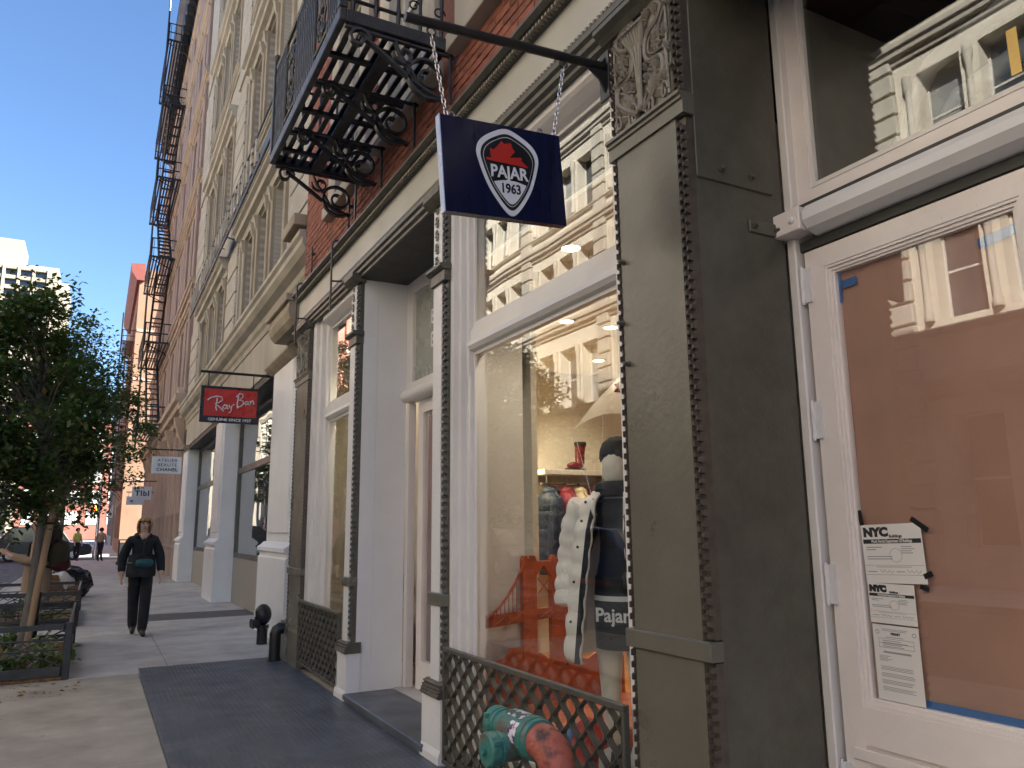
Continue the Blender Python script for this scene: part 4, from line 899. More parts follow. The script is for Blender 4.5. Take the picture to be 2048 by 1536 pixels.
# painted bridge scenery board
def bridge_board(x0, x1, y, z0, label, ax='x'):
    t = thing('bridge_scenery', label, 'display board', ((x0+x1)/2, y, z0) if ax == 'x' else (y, (x0+x1)/2, z0), 'bridge scenery boards in the windows')
    W = x1-x0
    def ext(poly, name, d=0.02, mat=M_corten):
        m = MB(); n = len(poly)
        def P(p, q, e): return (x0+p*W, y+e, z0+q) if ax == 'x' else (y+e, x0+p*W, z0+q)
        m.v = [P(p, q, -d/2) for p, q in poly]+[P(p, q, d/2) for p, q in poly]
        m.f = [tuple(range(n)), tuple(range(2*n-1, n-1, -1))]+[(i, (i+1) % n, n+(i+1) % n, n+i) for i in range(n)]
        return m.build(name, mat, t)
    ext([(0, 0), (1, 0), (1, 0.40), (0.86, 0.41), (0.80, 0.44), (0.74, 0.40), (0.62, 0.42), (0.5, 0.40), (0.42, 0.47), (0.36, 0.47), (0.30, 0.52), (0.22, 0.52), (0.18, 0.46), (0.08, 0.42), (0, 0.41)], 'river_bank')
    ext([(0.0, 0.66), (1.0, 0.76), (1.0, 0.83), (0.0, 0.74)], 'deck', 0.03)
    for a, b in ((0.30, 0.39), (0.49, 0.58)):
        ext([(a, 0.4), (b, 0.4), (b, 1.12), (b-0.01, 1.15), (b-0.03, 1.15), (b-0.03, 1.13), (a+0.03, 1.13), (a+0.03, 1.15), (a+0.01, 1.15), (a, 1.12)], 'tower_leg', 0.05)
    ext([(0.385, 1.00), (0.44, 1.08), (0.495, 1.00), (0.495, 1.11), (0.385, 1.11)], 'arch_head', 0.045)
    def P3(p, q): return (x0+p*W, y-0.02, z0+q) if ax == 'x' else (y-0.02, x0+p*W, z0+q)
    for q in ((0.40, 0.88, 0.48, 0.99), (0.48, 0.88, 0.40, 0.99)): MB().tube([P3(q[0], q[1]), P3(q[2], q[3])], 0.005, 5).build('brace', M_corten, t)
    cab = [(k/12*0.31, 0.72+0.38*(k/12)**2) for k in range(13)]; cab2 = [(0.58+k/12*0.42, 1.10-0.28*math.sin(k/12*PI/2)) for k in range(13)]
    MB().tube([P3(*c) for c in cab], 0.010, 6).build('cable', M_corten, t); MB().tube([P3(*c) for c in cab2], 0.010, 6).build('cable', M_corten, t)
    for c in cab[2:-1]: MB().tube([P3(c[0], c[1]), P3(c[0], 0.70)], 0.004, 4).build('hanger', M_corten, t)
    for c in cab2[1:-1]: MB().tube([P3(c[0], c[1]), P3(c[0], 0.78)], 0.004, 4).build('hanger', M_corten, t)
    for k in range(9): MB().tube([P3(k*0.1, 0.665+k*0.01), P3(k*0.1+0.1, 0.735+k*0.01)], 0.004, 4).build('truss', M_corten, t)
    return t
bridge_board(2.36, 3.60, 4.98, 0.15, 'rust orange bridge cutout in the large display window')
bridge_board(7.32, 8.62, 2.80, 0.20, 'rust orange bridge cutout in the narrow far window', 'y')
tag(MB().bbox(2.36, 3.58, 4.05, 4.93, 0.151, 0.30, 0.01).build('painted_plinth', M_corten), 'low rust orange plinth on the display deck', 'plinth')
tag(MB().tube([(2.72, 3.95, 0.302), (2.72, 3.95, 1.10)], 0.014, 6).build('red_post', pm('bright_red_paint', (0.8, 0.03, 0.02), 0.4)), 'thin bright red upright post behind the window guard', 'post')  # plain saturated red, no emission
cols = [(0.75, 0.72, 0.68), (0.05, 0.16, 0.42), (0.55, 0.05, 0.03), (0.66, 0.63, 0.60), (0.03, 0.03, 0.04), (0.7, 0.66, 0.62)]
nm = ['white', 'blue', 'red', 'pale grey', 'black', 'cream']
for k in range(6):
    x = 2.40+0.02*(k % 2); y = 4.05-k*0.16; r = 0.07+0.02*((k*7) % 3); m = MB(); rr = random.Random(k)
    m.blob((x+0.05, y, 0.152+r*1.5), (r*0.8, r, r*1.5), 10, 7, lambda d: 1+0.12*math.sin(7*d.x+k)*math.cos(5*d.z))
    tag(m.build('stuffed_bag', pm('bag_'+nm[k].replace(' ', '_'), cols[k], 0.5), None, smooth=True), nm[k]+' stuffed bag lying behind the window guard', 'bag', 'stuffed bags behind the guard')
# kite held by the mannequin
kt = thing('paper_kite', 'white kite sail with red leaf print hanging in the window', 'kite', (2.85, 3.9, 2.25))
K0 = Vector((2.51, 3.90, 2.08)); K1 = Vector((2.86, 3.88, 2.44)); K2 = Vector((3.2, 3.86, 2.14))
m = MB(); n = 10
for i in range(n+1):
    t_ = i/n; low = K0*(1-t_)+K2*t_+Vector((0, 0.10*math.sin(PI*t_), 0.10*math.sin(PI*t_))); m.v += [tuple(low), tuple(low*0.5+K1*0.5+Vector((0, 0.03, 0))), tuple(K1+(K2-K1)*0.02*t_)]
    if i: b = 3*i; m.f += [(b-3, b, b+1, b-2), (b-2, b+1, b+2, b-1)]
m.build('sail', leafify(pm('kite_paper', (0.8, 0.74, 0.66), 0.6), (0.8, 0.72, 0.62), 0.5), kt, smooth=True)
for a, b_ in ((K0, Vector((2.50, 3.66, 1.56))), (K0*0.6+K2*0.4+Vector((0, 0.1, 0.1)), Vector((2.54, 3.66, 1.64)))): MB().tube([a, b_], 0.002, 4).build('string', M_signw, kt)
m = MB(); m.v = [tuple(K1*0.75+(K0*0.6+K2*0.4)*0.25+Vector((dx, -0.012, dz))) for dx, dz in ((-0.05, -0.03), (-0.02, 0.0), (-0.045, 0.02), (-0.01, 0.03), (0.02, 0.06), (0.03, 0.02), (0.06, 0.02), (0.03, -0.03))]; m.f = [tuple(range(8))]
m.build('leaf_print', M_signr, kt)
# ------------------------------------------------------------------ facade generator for the other buildings
def facade(bld, xf, d, y0, y1, z0, z1, cols, rows, wmat, frame_mat, pane_mats, thick=0.35, rec=0.2, sashw=0.06, arch=None, mass=10.0, massmat=None):
    # d=+1: wall runs back to +x and faces -x; d=-1 mirrored. cols [(ya,yb)], rows [(za,zb)]
    w = MB(); X = lambda t: xf + d*t
    def bx(t0, t1, a, b, c, e):
        xs = sorted((X(t0), X(t1))); w.box(xs[0], xs[1], a, b, c, e)
    ys = y0
    for a, b in cols:
        if a > ys: bx(0, thick, ys, a, z0, z1)
        zs = z0
        for c, e in rows:
            if c > zs: bx(0, thick, a, b, zs, c)
            zs = e
        if z1 > zs: bx(0, thick, a, b, zs, z1)
        ys = b
    if y1 > ys: bx(0, thick, ys, y1, z0, z1)
    wo_ = w.build('wall', wmat, bld)
    if mass:
        m = MB(); xs = sorted((X(thick+0.002), X(mass))); m.box(xs[0], xs[1], y0+0.002, y1-0.002, z0, z1-0.05); m.build('rear_mass', massmat or wmat, bld)
    k = 0
    for a, b in cols:
        for c, e in rows:
            f = MB(); xs = sorted((X(rec), X(rec+0.06)))
            ring_frame(f, 'x', xs[0], xs[1], a+0.002, b-0.002, c+0.002, e-0.002, sashw)
            f.box(xs[0]+0.004, xs[1]-0.004, a+sashw, b-sashw, (c+e)/2-0.03, (c+e)/2+0.03)
            wi = f.build('window', frame_mat, bld)
            xs = sorted((X(rec+0.035), X(rec+0.045)))
            MB().box(xs[0], xs[1], a+sashw, b-sashw, c+sashw, e-sashw).build('pane', pane_mats[(k*7+3) % len(pane_mats)], wi); k += 1
    return wo_
def band(bld, xf, d, y0, y1, prof, mat, name='cornice'):
    return MB().prism([(xf-d*p, z) for p, z in prof], 'y', y0, y1).build(name, mat, bld)
def hood_prof(z, out, h): return [(-0.3, z), (out*0.25, z), (out*0.35, z+h*0.25), (out*0.7, z+h*0.35), (out*0.75, z+h*0.6), (out, z+h*0.7), (out, z+h), (-0.3, z+h)]
# ------------------------------------------------------------------ cream neighbour with white iron ground floor
B = thing('cream_building', 'cream brick and stone building with white iron pilasters at street level', 'building', (2.8, 18.2, 0))
XB = 2.40
cols = [(12.35, 13.3), (13.85, 14.75), (15.3, 16.25), (19.2, 20.3), (20.9, 22.0), (22.6, 23.7)]
rows = [(5.62, 7.5), (9.45, 11.5), (13.45, 15.5), (17.45, 19.5)]
facade(B, XB, 1, 9.74, 26.6, 5.3, 21.2, cols, rows, M_cbrick, M_sash, [M_pane, M_pane_b, M_pane])
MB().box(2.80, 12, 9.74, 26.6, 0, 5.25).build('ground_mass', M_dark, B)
for a, b in ((9.76, 11.9), (16.9, 18.7), (24.2, 26.58)):       # rusticated piers: courses of raised blocks
    for (za, zb) in ((5.55, 7.75), (8.65, 11.7), (12.15, 15.7), (16.2, 20.4)):
        n = int((zb-za)/0.50); h = (zb-za)/n
        for k in range(n):
            MB().bbox(XB-0.09, XB+0.05, a+0.22, b-0.22, za+k*h+0.02, za+(k+1)*h-0.02, 0.012).build('quoin_block', M_cbrick, B)
    MB().box(XB-0.045, XB+0.05, a+0.08, b-0.08, 5.4, 20.5).build('pier_backing', M_stone, B)
for k, (a, b) in enumerate(((11.95, 16.85), (18.75, 24.15))):
    for z in (7.5, 11.5, 15.5, 19.5):
        band(B, XB, 1, a, b, hood_prof(z+0.05, 0.26, 0.42), M_stone, 'hood_moulding')
        band(B, XB, 1, a, b, hood_prof(z+1.55, 0.12, 0.16), M_stone, 'sill_course') if z < 19 else None
    for (c, d_) in cols[3*k:3*k+3]:
        for (e, f_) in rows:
            MB().bbox(XB-0.06, XB+0.1, c-0.16, c-0.001, e-0.1, f_+0.05).build('window_jamb', M_stone2, B); MB().bbox(XB-0.06, XB+0.1, d_+0.001, d_+0.16, e-0.1, f_+0.05).build('window_jamb', M_stone2, B)
            for q in (c-0.13, d_+0.02): MB().prism([(XB-0.061, f_-0.25), (XB-0.10, f_-0.2), (XB-0.12, f_-0.05), (XB-0.15, f_+0.04), (XB-0.061, f_+0.04)], 'y', q, q+0.1).build('console', M_stone, B)
band(B, XB, 1, 9.75, 26.6, [(-0.3, 4.86), (0.04, 4.86), (0.06, 4.95), (0.10, 5.0), (0.12, 5.08), (0.22, 5.14), (0.28, 5.22), (0.28, 5.30), (0.32, 5.34), (0.32, 5.40), (-0.3, 5.46)], M_stone, 'storey_cornice')
MB().box(XB-0.02, XB+0.38, 9.75, 26.6, 4.12, 4.859).build('architrave', M_stone, B)
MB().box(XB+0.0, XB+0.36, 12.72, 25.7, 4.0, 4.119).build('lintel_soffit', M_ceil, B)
MB().bbox(2.0, 2.40, 9.76, 10.5, 5.461, 5.62, 0.01).build('cornice_stop', M_stone2, B)
m = MB().prism([(2.08, 4.13), (2.02, 4.20), (1.99, 4.30), (2.0, 4.42), (2.38, 4.42), (2.38, 4.13)], 'y', 9.80, 11.1); m.bbox(1.95, 2.38, 9.78, 11.15, 4.421, 4.52, 0.01); m.build('end_console', M_stone2, B)
band(B, XB, 1, 9.7, 26.65, [(-0.3, 20.5), (0.1, 20.5), (0.2, 20.7), (0.5, 20.9), (0.55, 21.2), (-0.3, 21.25)], M_stone, 'roof_cornice')
for a, b in ((10.9, 12.7), (18.0, 19.5), (25.8, 27.25)):
    p = MB().box(XB, XB+0.36, a, b, 1.33, 4.119).build('iron_pilaster', M_wstone, B)
    MB().bbox(XB-0.03, XB+0.03, a+0.22, b-0.22, 1.45, 3.98, 0.02).build('raised_panel', M_wstone, p)
    MB().prism([(XB+0.36, 0.0), (XB-0.10, 0.0), (XB-0.10, 1.10), (XB-0.075, 1.13), (XB-0.075, 1.17), (XB-0.12, 1.20), (XB-0.12, 1.25), (XB-0.06, 1.29), (XB-0.02, 1.329), (XB+0.36, 1.329)], 'y', a-0.1, b+0.1).build('pedestal', M_wstone, p)
    MB().prism([(XB+0.36, 3.99), (XB-0.03, 3.99), (XB-0.10, 4.04), (XB-0.14, 4.08), (XB-0.14, 4.118), (XB+0.36, 4.118)], 'y', a-0.12, b+0.12).build('capital', M_stone2, p)
# shop window between the white pilasters
def shopfront(y0, y1, xw, nm, redglow):
    MB().bbox(xw, xw+0.10, y0, y1, 0.0, 0.93, 0.01).build('granite_bulkhead', M_granite, B)
    w = MB(); ring_frame(w, 'x', xw+0.0, xw+0.09, y0, y1, 0.931, 3.999, 0.10)
    w.box(xw+0.005, xw+0.085, y0+0.10, y1-0.10, 2.72, 2.84)
    ym = y0+0.85; w.box(xw+0.003, xw+0.087, ym, ym+0.12, 1.031, 2.7199).box(xw+0.003, xw+0.087, ym, ym+0.12, 2.8401, 3.8989)
    o = w.build('shop_window', M_bronze, B)
    for a, b in ((y0+0.10, ym), (ym+0.12, y1-0.10)):
        for c, e in ((1.031, 2.7199), (2.8401, 3.8989)): MB().box(xw+0.04, xw+0.045, a, b, c, e).build('pane', M_glass2, o)
    return o
shopfront(12.72, 17.95, 2.70, 'a', True); shopfront(19.55, 25.7, 2.70, 'b', False)
MB().box(2.735, 2.738, 13.95, 14.45, 1.06, 1.20).build('window_decal', M_inkg, B); MB().box(2.735, 2.738, 13.65, 13.90, 1.06, 1.17).build('window_decal', M_inkg, B)
MB().bbox(2.86, 2.90, 12.8, 13.6, 1.6, 2.5).build('red_light_panel', pm('red_light', (0.8, 0.05, 0.03), 0.4, emit=(1, 0.05, 0.03), estr=1.2), B)
# long signboard with raised letters
sb = thing('letter_signboard', 'long black frame signboard with raised cream capital letters', 'signboard', (2.2, 18.8, 7.9))
MB().bbox(2.08, 2.12, 11.6, 24.9, 7.93, 8.0, 0.01).build('lower_rail', M_iron, sb); MB().bbox(2.08, 2.11, 11.6, 24.9, 8.62, 8.66, 0.01).build('upper_rail', M_black, sb)
for yy in (12.2, 14.8, 17.4, 20.0, 22.6): MB().tube([(2.1, yy, 7.97), (2.42, yy, 7.9)], 0.016, 5).build('bracket', M_black, sb); MB().tube([(2.1, yy, 8.64), (2.42, yy, 8.6)], 0.012, 5).build('bracket', M_black, sb)
for i, ch in enumerate('IIII BRUSH MANUFACTURER'):
    if ch != ' ': text_mb(ch, 0.72, (2.095, 24.5-i*0.49, 8.30), (0, -1, 0), (0, 0, 1), 0.014, 0.05, xs=0.62).build('letter', M_stone, sb)
MB().box(2.13, 2.14, 11.6, 24.9, 8.001, 8.3).build('back_strip', M_iron, sb)
# hanging red sign
def hang_sign(y, x0, x1, z0, z1, name, label, board, polez, x_wall):
    t = thing(name, label, 'shop sign', ((x0+x1)/2, y, z0))
    MB().bbox(x0, x1, y-0.03, y+0.03, z0, z1, 0.006).build('board', board, t)
    MB().tube([(x0-0.02, y, polez), (x_wall, y, polez+0.0)], 0.022, 8).build('arm', M_black, t)
    for x in (x0+0.12*(x1-x0), x1-0.12*(x1-x0)): MB().tube([(x, y, polez), (x, y, z1)], 0.008, 5).build('hanger', M_black, t)
    return t
rs = hang_sign(13.0, 1.33, 2.24, 3.20, 3.79, 'hanging_script_sign', 'red hanging sign with white script lettering and dark border', M_signk, 4.02, 2.46)
YF = 13.0-0.031
MB().box(1.385, 2.195, YF-0.005, YF+0.0, 3.305, 3.745).build('red_panel', M_signr, rs)
def SP(p, q): return (1.385+p*0.81, YF-0.010, 3.305+q*0.44)
strokes = [
 [(0.06, 0.56), (0.12, 0.66), (0.22, 0.72), (0.32, 0.70), (0.34, 0.60), (0.28, 0.50), (0.20, 0.44), (0.27, 0.36), (0.33, 0.27), (0.37, 0.18)], [(0.24, 0.66), (0.235, 0.5), (0.22, 0.32), (0.24, 0.20)],
 [(0.43, 0.40), (0.38, 0.42), (0.35, 0.34), (0.38, 0.27), (0.43, 0.34), (0.43, 0.41), (0.43, 0.30), (0.46, 0.27)],
 [(0.47, 0.43), (0.475, 0.33), (0.50, 0.31), (0.525, 0.42), (0.52, 0.30), (0.50, 0.17), (0.47, 0.14)], [(0.54, 0.44), (0.565, 0.45)],
 [(0.64, 0.78), (0.63, 0.6), (0.62, 0.46), (0.63, 0.32)], [(0.60, 0.74), (0.66, 0.88), (0.72, 0.86), (0.72, 0.74), (0.66, 0.63), (0.73, 0.60), (0.74, 0.50), (0.69, 0.40), (0.63, 0.36)],
 [(0.83, 0.58), (0.79, 0.60), (0.76, 0.52), (0.79, 0.46), (0.83, 0.54), (0.83, 0.60), (0.83, 0.48), (0.86, 0.47)], [(0.87, 0.62), (0.875, 0.49), (0.88, 0.58), (0.915, 0.65), (0.93, 0.60), (0.93, 0.51), (0.955, 0.53)]]
for s_ in strokes: MB().tube([SP(*p) for p in s_], 0.021, 6, True, 0.5).build('script_stroke', M_signw, rs, smooth=True)
text_mb('GENUINE SINCE 1937', 0.062, (1.785, YF-0.002, 3.25), (1, 0, 0), (0, 0, 1), 0.0012, 0.003, xs=1.12).build('lettering', M_signw, rs)
ws = hang_sign(26.4, 1.42, 2.27, 3.27, 3.80, 'hanging_beauty_sign', 'white hanging sign with three lines of dark capitals', M_signw, 4.02, 2.46)
for i, (s_, b_) in enumerate((('ATELIER', 0.0), ('BEAUTÉ', 0.0), ('CHANEL', 0.003))): text_mb(s_, 0.135, (1.86, 26.366, 3.68-0.145*i), (1, 0, 0), (0, 0, 1), b_, 0.004, xs=1.1, spacing=1.1).build('lettering', M_signk, ws)
tb = hang_sign(38.0, 1.34, 2.12, 2.88, 3.45, 'hanging_white_sign', 'white hanging sign with large spaced black letters', M_signw, 3.7, 2.46)
text_mb('TIbI', 0.32, (1.75, 37.966, 3.15), (1, 0, 0), (0, 0, 1), 0.008, 0.004, spacing=1.15).build('lettering', M_signk, tb)
t2 = hang_sign(40.0, 1.2, 1.95, 2.72, 3.10, 'hanging_small_sign', 'pale hanging sign half hidden below the large lettered one', M_signw, 3.3, 2.46)
text_mb('di', 0.2, (1.42, 39.966, 2.90), (1, 0, 0), (0, 0, 1), 0.004, 0.004).build('lettering', M_signk, t2)
# ------------------------------------------------------------------ brown-pink building with fire escape
C = thing('brown_building', 'brown pink stone and brick building with pediments and iron columns', 'building', (2.8, 38, 0))
cc = []; y = 27.6
while y < 48.5: cc.append((y, y+1.15)); y += 1.95
crow = [(6.3, 8.7), (10.3, 12.6), (14.2, 16.4), (18.0, 20.1), (21.6, 23.5)]
facade(C, XB, 1, 26.62, 49.4, 5.2, 26.2, cc, crow, M_pbrick, M_pinkst, [M_pane, M_pane, M_pane_b], rec=0.16)
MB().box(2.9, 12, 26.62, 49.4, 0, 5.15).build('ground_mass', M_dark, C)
for a, b in cc:
    for c, e in crow:
        for q0, q1 in ((a-0.30, a-0.001), (b+0.001, b+0.30)): MB().bbox(XB-0.09, XB+0.1, q0, q1, c-0.15, e+0.1, 0.02).build('window_jamb', M_pinkst, C)
        band(C, XB, 1, a-0.36, b+0.36, hood_prof(e+0.1, 0.20, 0.30), M_pinkst2, 'hood_moulding')
for z in (5.2, 9.5, 13.4, 17.25, 20.9):
    band(C, XB, 1, 26.65, 49.4, hood_prof(z, 0.22 if z > 6 else 0.42, 0.36 if z > 6 else 0.7), M_pinkst2, 'storey_cornice')
for yy in (27.2, 31.3, 35.2, 39.2, 43.1, 47.0): MB().bbox(XB-0.13, XB+0.1, yy, yy+0.42, 5.95, 24.3, 0.03).build('pier', M_pinkst, C)
cor = band(C, XB, 1, 26.5, 49.6, [(-0.3, 24.4), (0.15, 24.4), (0.2, 24.8), (0.5, 25.0), (0.55, 25.4), (0.75, 25.6), (0.78, 26.1), (-0.3, 26.25)], M_black, 'roof_cornice')
for k in range(28): MB().bbox(XB-0.55, XB-0.18, 26.8+k*0.82, 27.1+k*0.82, 24.55, 24.99, 0.04).build('modillion', M_iron, cor)
for k in range(12):
    yy = 27.6+k*1.88
    c_ = MB().lathe([(0.17, 0.0), (0.17, 0.9), (0.20, 0.93), (0.20, 1.0), (0.125, 1.05), (0.12, 2.0), (0.14, 2.03), (0.14, 2.1), (0.12, 2.13), (0.105, 4.4), (0.18, 4.6), (0.2, 4.75)], (XB+0.02, yy, 0), 'z', 14).build('iron_column', M_pinkst, C, smooth=True)
    MB().bbox(XB-0.1, XB+0.4, yy+0.35, yy+0.75, 0.0, 4.75, 0.03).build('iron_pier', M_pinkst, C)
    if k % 2 == 0: MB().prism([(XB-0.02, 4.3), (XB-0.14, 4.5), (XB-0.3, 4.95), (XB-0.36, 5.19), (XB-0.02, 5.19)], 'y', yy-0.2, yy+0.2).build('console', M_pinkst2, C)
    MB().prism([(yy-0.7, 5.9), (yy+0.7, 5.9), (yy, 6.25)], 'x', XB-0.3, XB-0.1).build('pediment', M_pinkst2, C) if k % 2 == 0 else None
MB().box(XB+0.0, XB+0.4, 26.65, 49.4, 4.75, 5.19).build('architrave', M_pinkst2, C)
MB().box(XB+0.41, XB+0.45, 26.65, 49.4, 0.0, 4.75).build('shop_glass', M_pane, C)
def fire_escape(x0, x1, y0, y1, zs, mat, label, name='fire_escape', ladder=True):
    t = thing(name, label, 'fire escape', (x1, (y0+y1)/2, zs[0]))
    for i, z in enumerate(zs):
        p = MB().box(x0, x1, y0, y0+0.06, z, z+0.08).box(x0, x1, y1-0.06, y1, z, z+0.08).box(x0, x0+0.06, y0+0.0605, y1-0.0605, z, z+0.08).build('platform', mat, t)
        for k in range(9):
            x = x0+0.10+k*(x1-x0-0.15)/8; MB().box(x, x+0.07, y0+0.0605, y1-0.0605, z+0.02, z+0.06).build('slat', mat, p)
        for h in (0.45, 0.9):
            MB().tube([(x1, y0+0.03, z+h), (x0+0.03, y0+0.03, z+h), (x0+0.03, y1-0.03, z+h), (x1, y1-0.03, z+h)], 0.03, 5).build('rail', mat, p)
        m = MB(); n = int((y1-y0)/0.22)
        for k in range(n+1): m.tube([(x0+0.03, y0+0.03+k*(y1-y0-0.06)/n, z+0.081), (x0+0.03, y0+0.03+k*(y1-y0-0.06)/n, z+0.9)], 0.017, 4)
        for k in range(5): m.tube([(x0+0.1+k*0.22, y0+0.03, z+0.081), (x0+0.1+k*0.22, y0+0.03, z+0.9)], 0.011, 4)
        m.build('balusters', mat, p, kind='stuff')
        for yy in (y0+0.3, y1-0.3): MB().tube([(x0+0.05, yy, z), (x1-0.3, yy, z-0.35), (x1, yy, z-0.8)], 0.025, 5).build('brace', mat, p)
        if i+1 < len(zs):
            z2 = zs[i+1]; ya, yb = (y0+0.5, y1-1.2) if i % 2 == 0 else (y1-0.5, y0+1.2)
            for xx in (x0+0.35, x0+0.85): MB().tube([(xx, ya, z+0.08), (xx, yb, z2)], 0.05, 4).build('stair_string', mat, t)
            m = MB(); ns = 12
            for k in range(1, ns): m.box(x0+0.36, x0+0.84, ya+(yb-ya)*k/ns-0.1, ya+(yb-ya)*k/ns+0.1, z+0.08+(z2-z-0.08)*k/ns-0.02, z+0.08+(z2-z-0.08)*k/ns+0.012)
            m.build('stair_treads', mat, t, kind='stuff')
    MB().tube([(x0-0.03, y0+0.1, zs[0]-1.0), (x0-0.03, y0+0.1, zs[-1]+2.2)], 0.045, 6).build('upright_pipe', M_iron, t)
    return t
fire_escape(1.28, 2.40, 36.2, 42.5, [5.9, 9.6, 13.5, 17.3, 21.0, 24.2], M_black, 'tall black fire escape on the brown building')
# ------------------------------------------------------------------ buildings beyond the crossing
M_orange = pm('orange_painted_brick', (0.22, 0.13, 0.08), 0.8, var=0.1, scale=1)
D = thing('corner_building', 'sunlit orange brick corner building with red cornice past the crossing', 'building', (6, 68, 0))
dc = [(61.5+k*2.4, 62.7+k*2.4) for k in range(7)]
facade(D, 1.55, 1, 60.6, 78, 0.0, 20.6, dc, [(1.0, 3.6), (5.2, 7.4), (8.8, 11.0), (12.4, 14.6), (16.0, 18.0)], M_orange, M_sash, [M_pane], massmat=M_orange)
band(D, 1.55, 1, 60.3, 78, [(-0.3, 19.6), (0.2, 19.6), (0.6, 20.2), (0.65, 20.8), (-0.3, 20.9)], pm('red_cornice_paint', (0.16, 0.035, 0.025), 0.6), 'roof_cornice')
for k in range(5):
    for z in (5.4, 9.0, 12.6, 16.2): MB().box(60.5-0.0+0.0, 60.5, 0, 0, 0, 0) if False else None
for z in (5.0, 8.6, 12.2, 15.8): MB().box(1.6, 11, 60.54, 60.6, z, z+0.18).build('string_course', M_pinkst, D)
MB().box(3.5, 6.5, 61, 65, 20.9, 23.6).build('roof_bulkhead', M_stone, D)
fire_escape(0.70, 1.55, 62.5, 67.5, [4.6, 8.2, 11.8, 15.4], M_rust, 'rust red fire escape on the orange corner building')
def plain_building(y0, y1, xf, h, mat, name, label, d=1, rows=None, mass=12, z0=0.0, wcol=2.3, panes=None, pitchz=3.6):
    b = thing(name, label, 'building', (xf+d*2, (y0+y1)/2, z0))
    n = max(1, int((y1-y0-0.6)/wcol)); st = (y1-y0-0.6)/n; cs_ = [(y0+0.3+k*st+0.45, y0+0.3+(k+1)*st-0.45) for k in range(n)]
    rw = rows or [(1.0+pitchz*k, 3.1+pitchz*k) for k in range(int((h-1.2)/pitchz))]
    facade(b, xf, d, y0, y1, z0, h, cs_, rw, mat, M_sash, panes or [M_pane, M_pane_b], mass=mass, massmat=mat)
    band(b, xf, d, y0, y1, [(-0.3, h-0.6), (0.15, h-0.6), (0.4, h-0.2), (0.45, h+0.1), (-0.3, h+0.15)], M_stone2, 'roof_cornice')
    return b
plain_building(78.1, 98, 1.9, 22, M_stone, 'stone_building', 'pale stone building past the orange corner building', wcol=3)
plain_building(98.1, 135, 1.7, 17, M_pinkst, 'row_building', 'brown row building farthest along the right side', wcol=4)
# distant slab tower with a window grid
T = thing('distant_tower', 'pale concrete slab tower with a grid of windows far up the street', 'tower', (-40, 262, 0))
M_tow = pm('tower_concrete', (0.27, 0.235, 0.18), 0.8, var=0.05, scale=0.05)
MB().box(-70, -14.9, 251.5, 275, 0, 77.3).build('tower_body', M_tow, T)
MB().box(-14.899, -12.2, 255, 275, 0, 74).build('tower_wing', M_tow, T)
MB().box(-60, -24.5, 255, 270, 77.301, 85.5).build('roof_house', M_tow, T)
fr = MB()
for k in range(15): fr.box(-68+k*3.62-0.35, -68+k*3.62+0.35, 250.0, 251.5, 0, 76)
fr.build('vertical_fins', M_tow, T, kind='stuff')
for k in range(14):
    MB().box(-68.4, -16.9, 250.3, 251.499, 38+k*2.95-1.05, 38+k*2.95).build('spandrel', M_tow, T)
w0 = MB().box(-1.42, 1.42, -0.02, 0.02, -0.92, 0.92).build('window', M_pane); 
for k in range(7, 14):
    for j in range(1, 14):
        o = bpy.data.objects.new('window', w0.data); COL.objects.link(o); o.parent = T; o.location = (-68+j*3.62+1.81+40, 251.47-262, 38+j*0-1.05-0.95+k*2.95+2.95*0)
bpy.data.objects.remove(w0)
plain_building(190, 215, 6.0, 18, pm('red_white_facade', (0.6, 0.25, 0.15), 0.8), 'distant_block', 'distant red block closing the end of the street', wcol=5)
eb = thing('end_building', 'low red and white building at the far end of the street', 'building', (0, 182, 0))
MB().box(-14, 6, 180, 190, 0, 24).build('wall', M_brickfar, eb)
for k in range(5):
    for j in range(5): MB().box(-12.8+k*3.7, -10.6+k*3.7, 179.9, 179.999, 3+j*4.2, 5.6+j*4.2).build('window', M_sash, eb)
# ------------------------------------------------------------------ the sunlit far side of the street (seen mirrored in the glass)
XO = -13.2
O = thing('opposite_cream_building', 'sunlit cream stone building mirrored in the near shop glass', 'building', (XO-2, 22, 0))
oc = []; y = -6.0
while y < 46:
    oc.append((y+0.55, y+1.75)); oc.append((y+2.25, y+3.45)); oc.append((y+3.95, y+5.15)); y += 6.2
orow = [(0.9, 4.2), (6.6, 9.2), (11.0, 13.5), (15.2, 17.6)]
M_cream2 = brick_mat('sunlit_cream_brick', (0.68, 0.62, 0.50), (0.63, 0.57, 0.46), (0.55, 0.49, 0.40), bw=0.4, bh=0.12, ms=0.006)
facade(O, XO, -1, -6.3, 46.2, 0.0, 20.5, oc, orow, M_cream2, M_sash, [M_pane, M_pane_b, M_pane], rec=0.42, thick=0.55)
y = -6.0; k = 0
while y < 46.3:
    for j in range(34): MB().bbox(XO-0.05, XO+0.16, y-0.42, y+0.42, 0.05+j*0.6, 0.59+j*0.6, 0.03).build('quoin_block', M_stone, O)
    y += 6.2
for a, b in oc:
    for c, e in orow[1:]: MB().lathe([(0.12, 0), (0.12, 0.2), (0.09, 0.25), (0.085, e-c-0.5), (0.13, e-c-0.3), (0.13, e-c)], (XO+0.06, b+0.25, c), 'z', 10).build('half_column', M_stone, O, smooth=True)
for z in (4.6, 9.9, 14.0, 18.2): band(O, XO, -1, -6.3, 46.2, hood_prof(z, 0.3, 0.5), M_stone, 'storey_cornice')
for z in (6.2, 10.7, 14.9): band(O, XO, -1, -6.3, 46.2, hood_prof(z, 0.16, 0.2), M_stone, 'sill_course')
